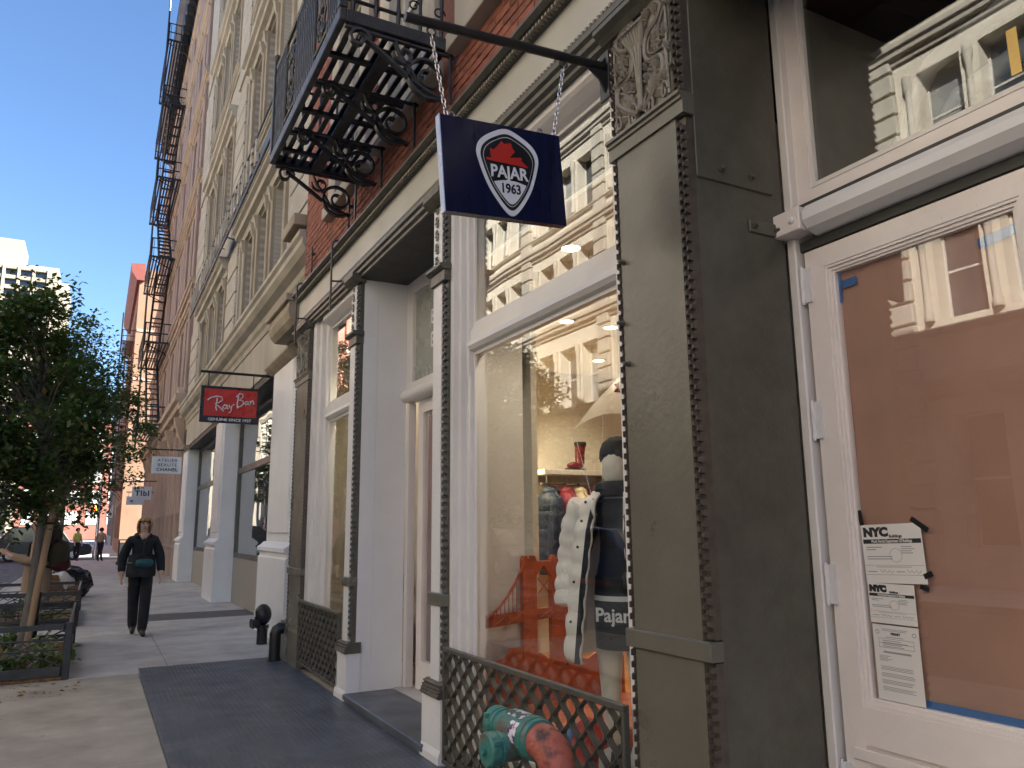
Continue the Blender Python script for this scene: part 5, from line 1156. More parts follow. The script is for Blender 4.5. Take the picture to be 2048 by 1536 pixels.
band(O, XO, -1, -6.4, 46.3, [(-0.3, 19.8), (0.3, 19.8), (0.8, 20.3), (0.8, 20.7), (-0.3, 20.8)], M_stone, 'roof_cornice')
for (yy, z) in ((9.3, 11.05), (16.9, 6.65), (21.8, 11.05)):
    ac = thing('air_conditioner', ['window air conditioner low on the opposite cream facade', 'upper window air conditioner on the opposite cream facade', 'upper far window air conditioner on the opposite facade'][[11.05, 6.65].index(z) if yy < 20 else 2], 'air conditioner', (XO+0.1, yy, z))
    MB().bbox(XO-0.35, XO+0.25, yy-0.33, yy+0.33, z, z+0.42, 0.02).build('case', M_signw, ac)
    for q in range(6): MB().box(XO+0.2501, XO+0.262, yy-0.28, yy+0.28, z+0.05+q*0.055, z+0.08+q*0.055).build('louvre', M_iron, ac)
P_ = plain_building(46.4, 76, XO, 21, pm('salmon_pink_wall', (0.72, 0.30, 0.22), 0.75, var=0.06), 'opposite_pink_building', 'salmon pink building mirrored in the narrow far window', d=-1, wcol=3.4, pitchz=4.2)
for k in range(8):
    for z in (7.4, 11.6, 15.8):
        m = MB(); yc = 46.7+1.83+k*3.66
        m.tube([(XO+0.05, yc+1.25*math.cos(a), z+0.9*math.sin(a)) for a in [PI*j/10 for j in range(11)]], 0.16, 5); m.build('arch_hood', M_stone, P_)
plain_building(-30, -6.5, XO, 19, M_pinkst, 'opposite_brown_building', 'brown building opposite, behind the viewpoint', d=-1, wcol=3.4)
plain_building(76.1, 105, XO, 16, M_stone, 'opposite_stone_building', 'stone building farther up the opposite side', d=-1, wcol=4)
R0 = thing('rear_row_building', 'brick building on this side behind the viewpoint', 'building', (6, -30, 0))
MB().box(2.5, 14, -55, -13.1, 0, 17).build('wall', M_brickfar, R0)
# ------------------------------------------------------------------ trees
def leaf_cloud(mb, c, rad, n, rnd, size, flatten=0.6):
    for _ in range(n):
        p = Vector([max(-1.7*q, min(1.7*q, rnd.gauss(0, q))) for q in (rad, rad, rad*flatten)])+c
        a = rnd.uniform(0, 2*PI); el = rnd.gauss(-0.25, 0.45); d = Vector((math.cos(a)*math.cos(el), math.sin(a)*math.cos(el), math.sin(el)))
        s = d.cross(Vector((0, 0, 1))); s = (s.normalized() if s.length > 1e-4 else Vector((1, 0, 0)))
        s = (s+Vector((0, 0, rnd.gauss(0, 0.35)))).normalized(); L = size*rnd.uniform(0.5, 1.4); w = L*0.34; up = s.cross(d)*(0.08*L)
        b = len(mb.v)
        mb.v += [tuple(p), tuple(p+d*L*0.5+s*w+up), tuple(p+d*L), tuple(p+d*L*0.5-s*w+up)]
        mb.f += [(b, b+1, b+2), (b, b+2, b+3)]
def tree(base, h0, crown_c, crown_r, ntips, nleaf, size, seed, label, leafmats, trunk_r=0.05, lean=(0, 0)):
    rnd = random.Random(seed); t = thing('street_tree', label, 'tree', base, 'young street trees in the pits')
    top = Vector((base[0]+lean[0], base[1]+lean[1], h0)); tr = MB()
    cz = crown_c[2]+crown_r[2]*0.65; tipz = Vector((crown_c[0]*0.6+top.x*0.4, crown_c[1], cz))
    tp = [Vector(base), Vector(base)*0.55+top*0.45+Vector((0.012, 0, 0)), top, top*0.5+tipz*0.5+Vector((0.03, 0.02, 0)), tipz]
    tr.tube(tp, [trunk_r*1.25, trunk_r, trunk_r*0.9, trunk_r*0.5, 0.008], 10); tips = []
    for i in range(ntips):
        while True:
            v = Vector((rnd.uniform(-1, 1), rnd.uniform(-1, 1), rnd.uniform(-1, 1)))
            if 0.35 < v.length < 1: break
        w = 1.0 - 0.42*max(v.z, 0)**1.0
        p = Vector((crown_c[0]+v.x*crown_r[0]*w, crown_c[1]+v.y*crown_r[1]*w, crown_c[2]+v.z*crown_r[2])); tips.append(p)
        f = min(max((p.z-h0-0.2)/max(cz-h0, 0.1), 0.0), 0.9)*rnd.uniform(0.5, 0.85); s = top*(1-f)+tipz*f
        mid = s*0.45+p*0.55+Vector((rnd.gauss(0, 0.05), rnd.gauss(0, 0.05), 0.10)); tr.tube([s, mid, p], [trunk_r*0.35, trunk_r*0.18, 0.004], 5)
    tr.build('trunk', M_bark, t, smooth=True)
    for m, (mat, frac) in enumerate(leafmats):
        mb = MB(); k = int(nleaf*frac/ntips)+1
        for p in tips:
            q = p+Vector((rnd.gauss(0, 0.06), rnd.gauss(0, 0.06), rnd.gauss(0, 0.06))); leaf_cloud(mb, q, 0.15*rnd.uniform(0.7, 1.4), int(k*rnd.uniform(0.5, 1.5)), rnd, size)
        me = bpy.data.meshes.new('crown'); off = wloc(t); me.from_pydata([(v[0]-off.x, v[1]-off.y, v[2]-off.z) for v in mb.v], [], mb.f)
        o = bpy.data.objects.new('crown' if m == 0 else 'crown_other_leaves' if m == 1 else 'turning_leaves', me); COL.objects.link(o); me.materials.append(mat); o.parent = t  # second mesh is another leaf colour scattered at random through the crown
    return t
tree((-0.62, 10.25, -0.02), 1.75, (-0.88, 10.3, 2.92), (1.02, 1.05, 1.45), 130, 24000, 0.075, 4, 'nearest young street tree with dark dense crown and slim grey trunk', ((M_leaf, 0.88), (M_leaf2, 0.10), (M_leafy, 0.02)), 0.05, (0.10, 0))
tree((-0.78, 18.6, -0.02), 2.2, (-0.50, 18.6, 3.85), (1.45, 1.4, 2.2), 110, 17000, 0.085, 8, 'second street tree with feathery lighter crown beyond the trash bags', ((M_leaf2, 0.6), (M_leaf, 0.38), (M_leafy, 0.02)), 0.07, (0.05, 0))
tree((-1.1, 34.0, -0.02), 2.4, (-1.0, 34.0, 4.2), (1.6, 1.5, 2.0), 50, 5000, 0.14, 12, 'third street tree farther up the kerb', ((M_leaf2, 0.7), (M_leaf, 0.3)), 0.08)
tree((-10.6, 31.0, 0.0), 2.6, (-10.6, 31.0, 5.0), (1.5, 1.5, 2.2), 50, 5000, 0.15, 15, 'street tree on the far sidewalk', ((M_leaf, 0.7), (M_leaf2, 0.3)), 0.09)
st = thing('tree_stake', 'leaning tan wooden stake beside the nearest tree trunk', 'stake', (-0.57, 10.1, 0))
MB().tube([(-0.57, 10.1, -0.02), (-0.50, 10.12, 0.9), (-0.40, 10.15, 2.0)], 0.036, 10).build('pole', M_stake, st, smooth=True)
MB().tube([(-0.43+0.05*math.cos(a), 10.16+0.06*math.sin(a), 1.6) for a in [2*PI*k/12 for k in range(13)]], 0.012, 5).build('tie', M_black, st)
# ------------------------------------------------------------------ tree pits with iron fences
def pit(y0, y1, tagw):
    x0, x1 = -1.75, -0.15
    s = MB().bbox(x0, x1, y0, y1, -0.012, 0.03, 0.01)
    o = s.build('pit_soil', M_soil, sw); 
    f = thing('pit_fence', tagw+' low black iron tree pit fence with crossed bars', 'fence', (x1, y0, 0.0), 'low iron fences round the tree pits')
    for x, y in ((x1, y0), (x1, y1), (x0, y0), (x0, y1)):
        MB().bbox(x-0.035, x+0.035, y-0.035, y+0.035, 0.0, 0.57, 0.006).build('post', M_iron, f)
    def side(p, q):
        P, Q = Vector((*p, 0)), Vector((*q, 0)); d = (Q-P).normalized(); A_, B_ = P+d*0.036, Q-d*0.036; L = (B_-A_).length
        def bar(z, r): MB().tube([A_+Vector((0, 0, z)), B_+Vector((0, 0, z))], r, 6).build('rail', M_iron, f)
        MB().quadbox([tuple(A_+Vector((a, b, z))) if e == 0 else tuple(B_+Vector((a, b, z))) for z in (0.50, 0.555) for (e, a, b) in ((0, -0.012, -0.012), (1, -0.012+0.0, -0.012), (1, 0.012, 0.012), (0, 0.012, 0.012))]).build('top_rail', M_iron, f)
        bar(0.40, 0.010); bar(0.30, 0.009)
        MB().quadbox([tuple(A_+Vector((a, b, z))) if e == 0 else tuple(B_+Vector((a, b, z))) for z in (0.04, 0.13) for (e, a, b) in ((0, -0.015, -0.015), (1, -0.015, -0.015), (1, 0.015, 0.015), (0, 0.015, 0.015))]).build('kick_board', M_iron, f)
        n = max(1, round(L/0.8))
        for k in range(n):
            a, b = A_+d*(L*k/n), A_+d*(L*(k+1)/n)
            MB().tube([a+Vector((0, 0, 0.13)), b+Vector((0, 0, 0.5))], 0.009, 5).build('cross_bar', M_iron, f); MB().tube([b+Vector((0, 0, 0.13)), a+Vector((0, 0, 0.5))], 0.009, 5).build('cross_bar', M_iron, f)
            c = (a+b)/2+Vector((0, 0, 0.315)); w = d.cross(Vector((0, 0, 1)))
            MB().tube([c+d*(0.06*math.cos(t))+Vector((0, 0, 0.06*math.sin(t))) for t in [2*PI*j/14 for j in range(15)]], 0.008, 5, False).build('ring', M_iron, f)
            MB().tube([a+Vector((0, 0, 0.13)), a+Vector((0, 0, 0.5))], 0.010, 5).build('upright', M_iron, f)
    side((x0, y0), (x1, y0)); side((x1, y0), (x1, y1)); side((x0, y0), (x0, y1)); side((x0, y1), (x1, y1))
    return f
pit(9.62, 12.6, 'nearest'); pit(14.8, 17.7, 'second'); 
def litter(y0, y1, n, seed):
    r = random.Random(seed); mb = MB()
    for _ in range(n): leaf_cloud(mb, Vector((r.uniform(-1.7, -0.2), r.uniform(y0, y1), 0.04)), 0.01, 1, r, 0.05, 0.1)
    return mb.build('fallen_leaves', M_leafy, sw, kind='stuff')
litter(9.66, 12.5, 500, 2); litter(14.9, 17.6, 300, 3)
mbx = MB(); r_ = random.Random(21)
for _ in range(160): leaf_cloud(mbx, Vector((r_.uniform(-1.9, 0.0), r_.uniform(8.6, 9.58), 0.006)), 0.006, 1, r_, 0.05, 0.1)
mbx.build('fallen_leaves', M_leafy, sw, kind='stuff')
r_ = random.Random(5); pi_ = 0
PLN = [('low green clump behind the corner post of the nearest pit', -0.32, 9.95, 0.20), ('spreading green clump at the front of the nearest pit', -0.68, 9.92, 0.16), ('pale variegated clump in the middle of the nearest pit', -0.45, 10.9, 0.24), ('tall green clump by the kerb side of the nearest pit', -1.35, 10.4, 0.3), ('green clump at the back of the nearest pit', -0.9, 12.0, 0.25), ('green clump at the front of the second pit', -0.5, 15.2, 0.22), ('dark clump in the middle of the second pit', -1.1, 16.0, 0.3)]
for lab, x, y, h in PLN:
    p = thing('pit_plant', lab, 'plant', (x, y, 0.03), 'ground plants in the tree pits'); mb = MB()
    for _ in range(9): leaf_cloud(mb, Vector((x+r_.gauss(0, 0.13), y+r_.gauss(0, 0.16), 0.05+h*r_.uniform(0.3, 1.0))), 0.05, 22, r_, 0.075, 0.8)
    mb.build('leaves', M_leaf2 if pi_ != 2 else pm('variegated_leaf', (0.3, 0.36, 0.2), 0.5, var=0.5, scale=20), p); m = MB()
    for _ in range(6): m.tube([(x, y, 0.02), (x+r_.gauss(0, 0.12), y+r_.gauss(0, 0.12), 0.05+h*0.9)], 0.004, 4)
    m.build('stems', M_leaf, p); pi_ += 1
tag(MB().bbox(-0.62, -0.42, 10.25, 10.42, 0.031, 0.20, 0.02).build('paper_carton', pm('carton_paper', (0.6, 0.52, 0.42), 0.8)), 'crumpled pale paper carton lying among the pit plants', 'carton')
# ------------------------------------------------------------------ rubbish by the kerb
def lump(d, s): return 1+0.10*math.sin(6*d.x+s)*math.sin(5*d.z+2*s)+0.07*math.sin(11*d.y+s)
tb_ = thing('black_trash_bag', 'full knotted black trash bag on the sidewalk edge', 'trash bag', (-0.42, 21.4, 0))
MB().blob((-0.42, 21.4, 0.33), (0.46, 0.46, 0.36), 24, 16, lambda d: lump(d, 1)+0.05*math.sin(17*d.x+9*d.z)).build('bag', pm('black_plastic', (0.01, 0.01, 0.012), 0.28), tb_, smooth=True)
MB().tube([(-0.66, 21.3, 0.58), (-0.71, 21.28, 0.72), (-0.75, 21.3, 0.80)], [0.07, 0.04, 0.09], 8).build('knot', MATS['black_plastic'], tb_, smooth=True)
tb2 = thing('white_trash_bag', 'pale translucent trash bag leaning on the black one', 'trash bag', (-0.62, 20.4, 0))
MB().blob((-0.62, 20.4, 0.30), (0.33, 0.36, 0.32), 18, 12, lambda d: lump(d, 3)).build('bag', pm('white_plastic', (0.62, 0.60, 0.57), 0.35), tb2, smooth=True)
M_card = pm('cardboard', (0.36, 0.24, 0.14), 0.85, var=0.15)
def carton(x0, x1, y0, y1, z0, z1, label):
    t = thing('cardboard_box', label, 'cardboard box', ((x0+x1)/2, (y0+y1)/2, z0), 'cardboard boxes by the kerb')
    MB().bbox(x0, x1, y0, y1, z0, z1, 0.01).build('box', M_card, t)
    MB().box(x0+0.02, x1-0.02, (y0+y1)/2-0.03, (y0+y1)/2+0.03, z1+0.0005, z1+0.003).build('packing_tape', M_stake, t)
    for q in (-1, 1): MB().quadbox([(x0, y0+0.01, z1), (x1, y0+0.01, z1), (x1, y0+0.02, z1), (x0, y0+0.02, z1), (x0+0.03, y0-0.10, z1+0.09+0.02*q), (x1-0.03, y0-0.10, z1+0.09+0.02*q), (x1-0.03, y0-0.09, z1+0.10+0.02*q), (x0+0.03, y0-0.09, z1+0.10+0.02*q)]).build('flap', M_card, t) if q > 0 else None
carton(-1.05, -0.45, 18.9, 19.5, 0, 0.32, 'lower wide cardboard box beside the second fence'); carton(-0.98, -0.55, 19.0, 19.45, 0.33, 0.52, 'flat cardboard box on top of the wide one'); carton(-0.42, -0.15, 18.9, 19.2, 0, 0.30, 'small crushed cardboard box at the sidewalk side')
# ------------------------------------------------------------------ people
def figure(name, label, cat, loc, rot, joints, edges, tags, mats, root):
    t = thing(name, label, cat, loc); names = list(joints)
    me = bpy.data.meshes.new('body'); me.from_pydata([joints[n][0] for n in names], [(names.index(a), names.index(b)) for a, b in edges], [])
    ob = bpy.data.objects.new('body', me); COL.objects.link(ob)
    md = ob.modifiers.new('Skin', 'SKIN'); md.use_smooth_shade = True; md.branch_smoothing = 0.3
    if not me.skin_vertices: raise RuntimeError('skin')
    for i, n in enumerate(names):
        r = joints[n][1]; me.skin_vertices[0].data[i].radius = r if isinstance(r, tuple) else (r, r)
        me.skin_vertices[0].data[i].use_root = (n == root)
    sb_ = ob.modifiers.new('Sub', 'SUBSURF'); sb_.levels = 2; sb_.render_levels = 2
    dg = bpy.context.evaluated_depsgraph_get(); m2 = bpy.data.meshes.new_from_object(ob.evaluated_get(dg)); m2.name = 'body'; bpy.data.objects.remove(ob)
    m2.materials.clear()
    for m in mats: m2.materials.append(m)
    segs = [(Vector(joints[a][0]), Vector(joints[b][0]), tags.get((a, b), tags.get(b, 0))) for a, b in edges]
    for f in m2.polygons:
        c = f.center; best = None
        for p, q, tg in segs:
            d = q-p; u = max(0, min(1, (c-p).dot(d)/max(d.length_squared, 1e-9))); e = (c-(p+d*u)).length
            if best is None or e < best[0]: best = (e, tg)
        f.material_index = best[1]; f.use_smooth = True
    o = bpy.data.objects.new('body', m2); COL.objects.link(o); o.parent = t; t.rotation_euler = (0, 0, rot)
    return t
def lbuild(mb, name, mat, parent, smooth=True):       # parts given in the figure's own coordinates
    o = mb.build(name, mat, None, smooth=smooth); o.parent = parent; return o
def add_hand(J, E, T, side, w, tag_, droop=Vector((0, 0, -1)), fwd=Vector((0, -1, 0))):
    w = Vector(w); out = Vector((side, 0, 0)); pm_ = w+droop*0.055
    J[f'palm{side}'] = (tuple(pm_), (0.030, 0.018)); E.append((f'wr{side}', f'palm{side}')); T[f'palm{side}'] = tag_
    for i, (a, L) in enumerate(((-0.027, 0.048), (-0.009, 0.056), (0.009, 0.054), (0.027, 0.042))):
        b = pm_+fwd*a+droop*0.035; c = b+droop*L*0.55+out*(-0.006*i); e = b+droop*L*0.95+out*(-side*0.0)+Vector((-side*0.018, 0, 0))
        for n, p in (('a', b), ('b', c), ('c', e)): J[f'f{i}{n}{side}'] = (tuple(p), 0.012 if n != 'c' else 0.010); T[f'f{i}{n}{side}'] = tag_
        E += [(f'palm{side}', f'f{i}a{side}'), (f'f{i}a{side}', f'f{i}b{side}'), (f'f{i}b{side}', f'f{i}c{side}')]
    b = w+droop*0.03+fwd*0.035; c = b+droop*0.035+fwd*0.018
    J[f'tha{side}'] = (tuple(b), 0.011); J[f'thb{side}'] = (tuple(c), 0.009); T[f'tha{side}'] = tag_; T[f'thb{side}'] = tag_
    E += [(f'wr{side}', f'tha{side}'), (f'tha{side}', f'thb{side}')]
def face(t, c, mat_skin, fwd=-1, s=1.0):
    cx_, cy_, cz_ = c
    m = MB().blob((cx_, cy_+fwd*0.088*s, cz_-0.012*s), (0.013*s, 0.020*s, 0.026*s), 8, 6); lbuild(m, 'nose', mat_skin, t)
    for q in (-1, 1):
        lbuild(MB().blob((cx_+q*0.032*s, cy_+fwd*0.078*s, cz_+0.016*s), (0.014*s, 0.008*s, 0.008*s), 8, 5), 'eye', pm('eye_dark', (0.05, 0.03, 0.025), 0.4), t)
        lbuild(MB().blob((cx_+q*0.032*s, cy_+fwd*0.081*s, cz_+0.034*s), (0.019*s, 0.006*s, 0.005*s), 8, 5), 'eyebrow', pm('brow_brown', (0.16, 0.09, 0.05), 0.8), t)
        lbuild(MB().blob((cx_+q*0.080*s, cy_, cz_), (0.010*s, 0.022*s, 0.030*s), 8, 5), 'ear', mat_skin, t)
    lbuild(MB().blob((cx_, cy_+fwd*0.082*s, cz_-0.052*s), (0.024*s, 0.008*s, 0.008*s), 8, 5), 'mouth', pm('lip', (0.36, 0.12, 0.09), 0.5), t)
M_skin = pm('skin', (0.62, 0.39, 0.29), 0.5, var=0.05); M_blk = pm('black_cloth', (0.012, 0.013, 0.018), 0.8, var=0.4, scale=12, bump=0.5, bscale=14)
M_trous = pm('black_trousers', (0.014, 0.013, 0.016), 0.8, bump=0.4, bscale=12); M_shoe = pm('dark_shoe', (0.03, 0.028, 0.026), 0.5)
def std_body(stride=1.0):
    J = {'pelvis': ((0, 0, 0.96), (0.165, 0.125)), 'waist': ((0, -0.005, 1.10), (0.165, 0.125)), 'chest': ((0, 0, 1.28), (0.175, 0.13)), 'uchest': ((0, 0.005, 1.39), (0.145, 0.105)),
         'neck': ((0, -0.008, 1.475), 0.052), 'jaw': ((0, -0.03, 1.535), (0.062, 0.066)), 'head': ((0, -0.02, 1.60), (0.076, 0.086)), 'crown': ((0, -0.01, 1.655), (0.062, 0.072))}
    E = [('pelvis', 'waist'), ('waist', 'chest'), ('chest', 'uchest'), ('uchest', 'neck'), ('neck', 'jaw'), ('jaw', 'head'), ('head', 'crown')]
    T = {'waist': 1, 'chest': 1, 'uchest': 1, 'neck': 0, 'jaw': 0, 'head': 0, 'crown': 0}
    for s in (-1, 1):
        J[f'sh{s}'] = ((s*0.165, 0.005, 1.385), 0.078); E.append(('uchest', f'sh{s}')); T[f'sh{s}'] = 1
        J[f'hip{s}'] = ((s*0.085, 0, 0.90), (0.10, 0.105)); E.append(('pelvis', f'hip{s}')); T[f'hip{s}'] = 2
    return J, E, T
J, E_, T_ = std_body()
for s, sw_ in ((-1, 0.02), (1, -0.03)):
    J[f'el{s}'] = ((s*0.255, 0.05+sw_, 1.13), 0.074); J[f'cuff{s}'] = ((s*0.262, -0.05+2.5*sw_, 0.905), 0.058); J[f'wr{s}'] = ((s*0.260, -0.065+2.5*sw_, 0.872), 0.030)
    E_ += [(f'sh{s}', f'el{s}'), (f'el{s}', f'cuff{s}'), (f'cuff{s}', f'wr{s}')]; T_.update({f'el{s}': 1, f'cuff{s}': 1, f'wr{s}': 0})
    add_hand(J, E_, T_, s, J[f'wr{s}'][0], 0)
for s, ky, ay, az in ((-1, 0.02, 0.12, 0.12), (1, -0.13, -0.17, 0.09)):
    J[f'kn{s}'] = ((s*0.072, ky, 0.52), 0.084); J[f'an{s}'] = ((s*0.050, ay, az), 0.072); J[f'heel{s}'] = ((s*0.050, ay-0.02, az-0.035), 0.045); J[f'toe{s}'] = ((s*0.060, ay-0.17, 0.035 if s > 0 else 0.04), (0.045, 0.032))
    E_ += [(f'hip{s}', f'kn{s}'), (f'kn{s}', f'an{s}'), (f'an{s}', f'heel{s}'), (f'heel{s}', f'toe{s}')]; T_.update({f'kn{s}': 2, f'an{s}': 2, f'heel{s}': 3, f'toe{s}': 3})
W1 = figure('person', 'person in black jacket and trousers with teal waist bag walking closer', 'person', (0.665, 13.05, 0.0), 0.06, J, E_, T_, [M_skin, M_blk, M_trous, M_shoe], 'pelvis')
face(W1, (0, -0.02, 1.60), M_skin)
M_blond = pm('blond_hair', (0.36, 0.21, 0.085), 0.6, var=0.4, scale=40, stretch=(1, 1, 0.15), bump=0.6, bscale=50)
def hair(t, c, r, mat, front_z, seed, length=0.0, s=1.0):
    mb = MB(); n, m = 30, 18; rr = random.Random(seed)
    for i in range(m+1):
        ph = PI*0.74*i/m
        for k in range(n):
            th = 2*PI*k/n; d = Vector((math.sin(ph)*math.cos(th), math.sin(ph)*math.sin(th), math.cos(ph))); q = 1+0.06*math.sin(7*th+seed)*math.sin(ph)+rr.uniform(-0.035, 0.035)
            f = max(0, i/m-0.5)*2
            mb.v.append((c[0]+d.x*r[0]*(q+0.10*f), c[1]+d.y*r[1]*q, c[2]+d.z*r[2]*q-length*f*(1+0.25*math.sin(9*th+seed))))
    for i in range(m):
        for k in range(n):
            q = [mb.v[i*n+k], mb.v[(i+1)*n+k], mb.v[(i+1)*n+(k+1) % n], mb.v[i*n+(k+1) % n]]
            x_, y_, z_ = (sum(v[j] for v in q)/4 for j in range(3))
            if z_ < front_z+0.25*abs(x_-c[0])*0 and y_ < c[1]-0.015 and abs(x_-c[0]) < 0.085*s: continue
            if z_ < front_z-0.03 and y_ < c[1]-0.05: continue
            mb.f.append((i*n+k, (i+1)*n+k, (i+1)*n+(k+1) % n, i*n+(k+1) % n))
    o = lbuild(mb, 'hair', mat, t); sm = o.modifiers.new('thick', 'SOLIDIFY'); sm.thickness = 0.014; sm.offset = -1; return o
hair(W1, (0, -0.005, 1.615), (0.100, 0.108, 0.100), M_blond, 1.65, 2, 0.07)
lbuild(MB().tube([(0.105*math.cos(a), 0.0+0.095*math.sin(a), 1.44+0.025*math.sin(a)) for a in [-0.9+(PI+1.8)*k/16 for k in range(17)]], [0.016]+[0.028]*15+[0.016], 8), 'collar', M_blk, W1)
lbuild(MB().blob((0, -0.085, 1.425), (0.045, 0.035, 0.065), 10, 8), 'throat', M_skin, W1)
lbuild(MB().lathe([(0.20, 0.84), (0.205, 0.90), (0.198, 0.98), (0.19, 1.06), (0.18, 1.16)], (0, 0, 0), 'z', 28), 'jacket_hem', M_blk, W1); W1.children[-1].scale = (1.0, 0.78, 1.0)
lbuild(MB().ribbon([(0.155, -0.06, 0.80), (0.145, -0.12, 0.52), (0.128, -0.16, 0.16)], 0.018, 0.004, (0, 1, 0)), 'teal_side_stripe', pm('teal_trim', (0.02, 0.15, 0.17), 0.6), W1)
M_teal = pm('teal_nylon', (0.012, 0.085, 0.10), 0.5, var=0.3, scale=10)
lbuild(MB().blob((0.02, -0.19, 1.04), (0.125, 0.05, 0.062), 14, 9, lambda d: (abs(d.x)**4+abs(d.z)**4+abs(d.y)**2)**-0.18 if True else 1), 'waist_bag', M_teal, W1)
lbuild(MB().tube([(0.200*math.cos(a), 0.158*math.sin(a), 1.04) for a in [2*PI*k/24 for k in range(25)]], 0.016, 6), 'waist_strap', M_teal, W1)
lbuild(MB().tube([(0.0, -0.137, 1.40), (0.0, -0.150, 1.25), (0.0, -0.150, 1.12)], 0.006, 5), 'zip', M_iron, W1)
lbuild(MB().blob((0.0, -0.135, 1.365), (0.026, 0.012, 0.035), 8, 6), 'sunglasses', M_signk, W1)
# the person with the phone, in profile
J, E_, T_ = std_body()
for s in (-1, 1):
    J[f'kn{s}'] = ((s*0.08, 0.0, 0.50), 0.070); J[f'an{s}'] = ((s*0.075, 0.02, 0.10), 0.052); J[f'heel{s}'] = ((s*0.075, 0.02, 0.05), 0.04); J[f'toe{s}'] = ((s*0.08, -0.14, 0.035), (0.042, 0.03))
    E_ += [(f'hip{s}', f'kn{s}'), (f'kn{s}', f'an{s}'), (f'an{s}', f'heel{s}'), (f'heel{s}', f'toe{s}')]; T_.update({f'kn{s}': 2, f'an{s}': 2, f'heel{s}': 3, f'toe{s}': 3})
    J[f'el{s}'] = ((s*0.23, -0.04, 1.12), 0.075); J[f'cuff{s}'] = ((s*0.15, -0.27, 1.19), 0.050); J[f'wr{s}'] = ((s*0.125, -0.31, 1.215), 0.028)
    E_ += [(f'sh{s}', f'el{s}'), (f'el{s}', f'cuff{s}'), (f'cuff{s}', f'wr{s}')]; T_.update({f'el{s}': 1, f'cuff{s}': 1, f'wr{s}': 0})
    add_hand(J, E_, T_, s, J[f'wr{s}'][0], 0, Vector((-s*0.35, -0.8, 0.45)).normalized(), Vector((0, -0.4, 0.9)).normalized())
for k in ('pelvis', 'waist'): J[k] = (J[k][0], (0.15, 0.125))
M_coat = pm('beige_coat', (0.36, 0.26, 0.19), 0.85, var=0.1, bump=0.4, bscale=10)
W2 = figure('person', 'person in beige coat with backpack looking at a phone behind the tree stake', 'person', (-0.62, 12.1, 0.0), -PI/2, J, E_, T_, [M_skin, M_coat, M_trous, M_shoe], 'pelvis')
face(W2, (0, -0.02, 1.60), M_skin)
M_brun = pm('dark_brown_hair', (0.022, 0.013, 0.009), 0.5, var=0.4, scale=40, bump=0.8, bscale=40)
hair(W2, (0, 0.035, 1.61), (0.125, 0.135, 0.115), M_brun, 1.66, 5, 0.28)
lbuild(MB().blob((0, 0.13, 1.46), (0.14, 0.12, 0.20), 14, 10, lambda d: 1+0.12*math.sin(9*d.x+7*d.z)), 'loose_hair', M_brun, W2)
lbuild(MB().lathe([(0.165, 0.74), (0.162, 0.85), (0.155, 1.0), (0.15, 1.12)], (0, 0, 0), 'z', 24), 'coat_skirt', M_coat, W2)
bpk = thing('backpack', 'olive and maroon backpack worn by the person with the phone', 'backpack', (-0.400, 12.1, 1.0))
MB().blob((-0.390, 12.1, 1.20), (0.13, 0.15, 0.20), 16, 10, lambda d: (abs(d.x)**4+abs(d.z)**4+abs(d.y)**4)**-0.12).build('bag', pm('olive_canvas', (0.05, 0.045, 0.028), 0.8, bump=0.5, bscale=10), bpk, smooth=True)
MB().blob((-0.360, 12.1, 1.08), (0.12, 0.14, 0.09), 16, 10, lambda d: (abs(d.x)**4+abs(d.z)**4+abs(d.y)**4)**-0.10).build('pocket', pm('maroon_canvas', (0.07, 0.012, 0.016), 0.8), bpk, smooth=True)
for q in (-0.10, 0.10): MB().tube([(-0.480, 12.1+q, 1.38), (-0.600, 12.1+q, 1.45), (-0.720, 12.1+q, 1.36), (-0.730, 12.1+q, 1.20), (-0.600, 12.1+q, 1.08), (-0.470, 12.1+q, 1.05)], 0.018, 6).build('strap', M_blk, bpk)
tag(MB().quadbox([tuple(Vector((-1.005+a*0.05, 12.1+b, 1.265+a*0.10+c)) ) for c in (0, 0.01) for a, b in ((-1, -0.035), (1, -0.035), (1, 0.035), (-1, 0.035))]).build('mobile_phone', M_signw), 'pale mobile phone held up by the person in the beige coat', 'phone')
# ------------------------------------------------------------------ mannequin in the window
M_man = pm('mannequin_white', (0.74, 0.71, 0.66), 0.35, var=0.02)
J, E_, T_ = std_body()
for s in (-1, 1):
    J[f'kn{s}'] = ((s*0.085, -0.02 if s > 0 else 0.0, 0.50), 0.060); J[f'an{s}'] = ((s*0.09, 0.02, 0.09), 0.036); J[f'heel{s}'] = ((s*0.09, 0.03, 0.035), 0.03); J[f'toe{s}'] = ((s*0.10, -0.13, 0.022), (0.036, 0.02))
    E_ += [(f'hip{s}', f'kn{s}'), (f'kn{s}', f'an{s}'), (f'an{s}', f'heel{s}'), (f'heel{s}', f'toe{s}')]; T_.update({f'kn{s}': 0, f'an{s}': 0, f'heel{s}': 0, f'toe{s}': 0, f'hip{s}': 1})
    J[f'el{s}'] = ((s*0.25, 0.03, 1.12), 0.05); J[f'wr{s}'] = ((s*0.27, -0.02, 0.88), 0.026); E_ += [(f'sh{s}', f'el{s}'), (f'el{s}', f'wr{s}')]; T_.update({f'el{s}': 1, f'wr{s}': 1})
    add_hand(J, E_, T_, s, J[f'wr{s}'][0], 0)
T_.update({'waist': 1, 'chest': 1, 'uchest': 1})
for k in ('pelvis', 'waist', 'chest'): J[k] = (J[k][0], (0.135, 0.10))
MX, MY, MZ = 2.625, 3.61, 0.15; MR = -1.0
mq = figure('mannequin', 'faceless white mannequin in black hat and open white padded coat', 'mannequin', (MX, MY, MZ), MR, J, E_, T_, [M_man, pm('navy_vest', (0.012, 0.014, 0.022), 0.7, bump=0.3, bscale=12)], 'pelvis')
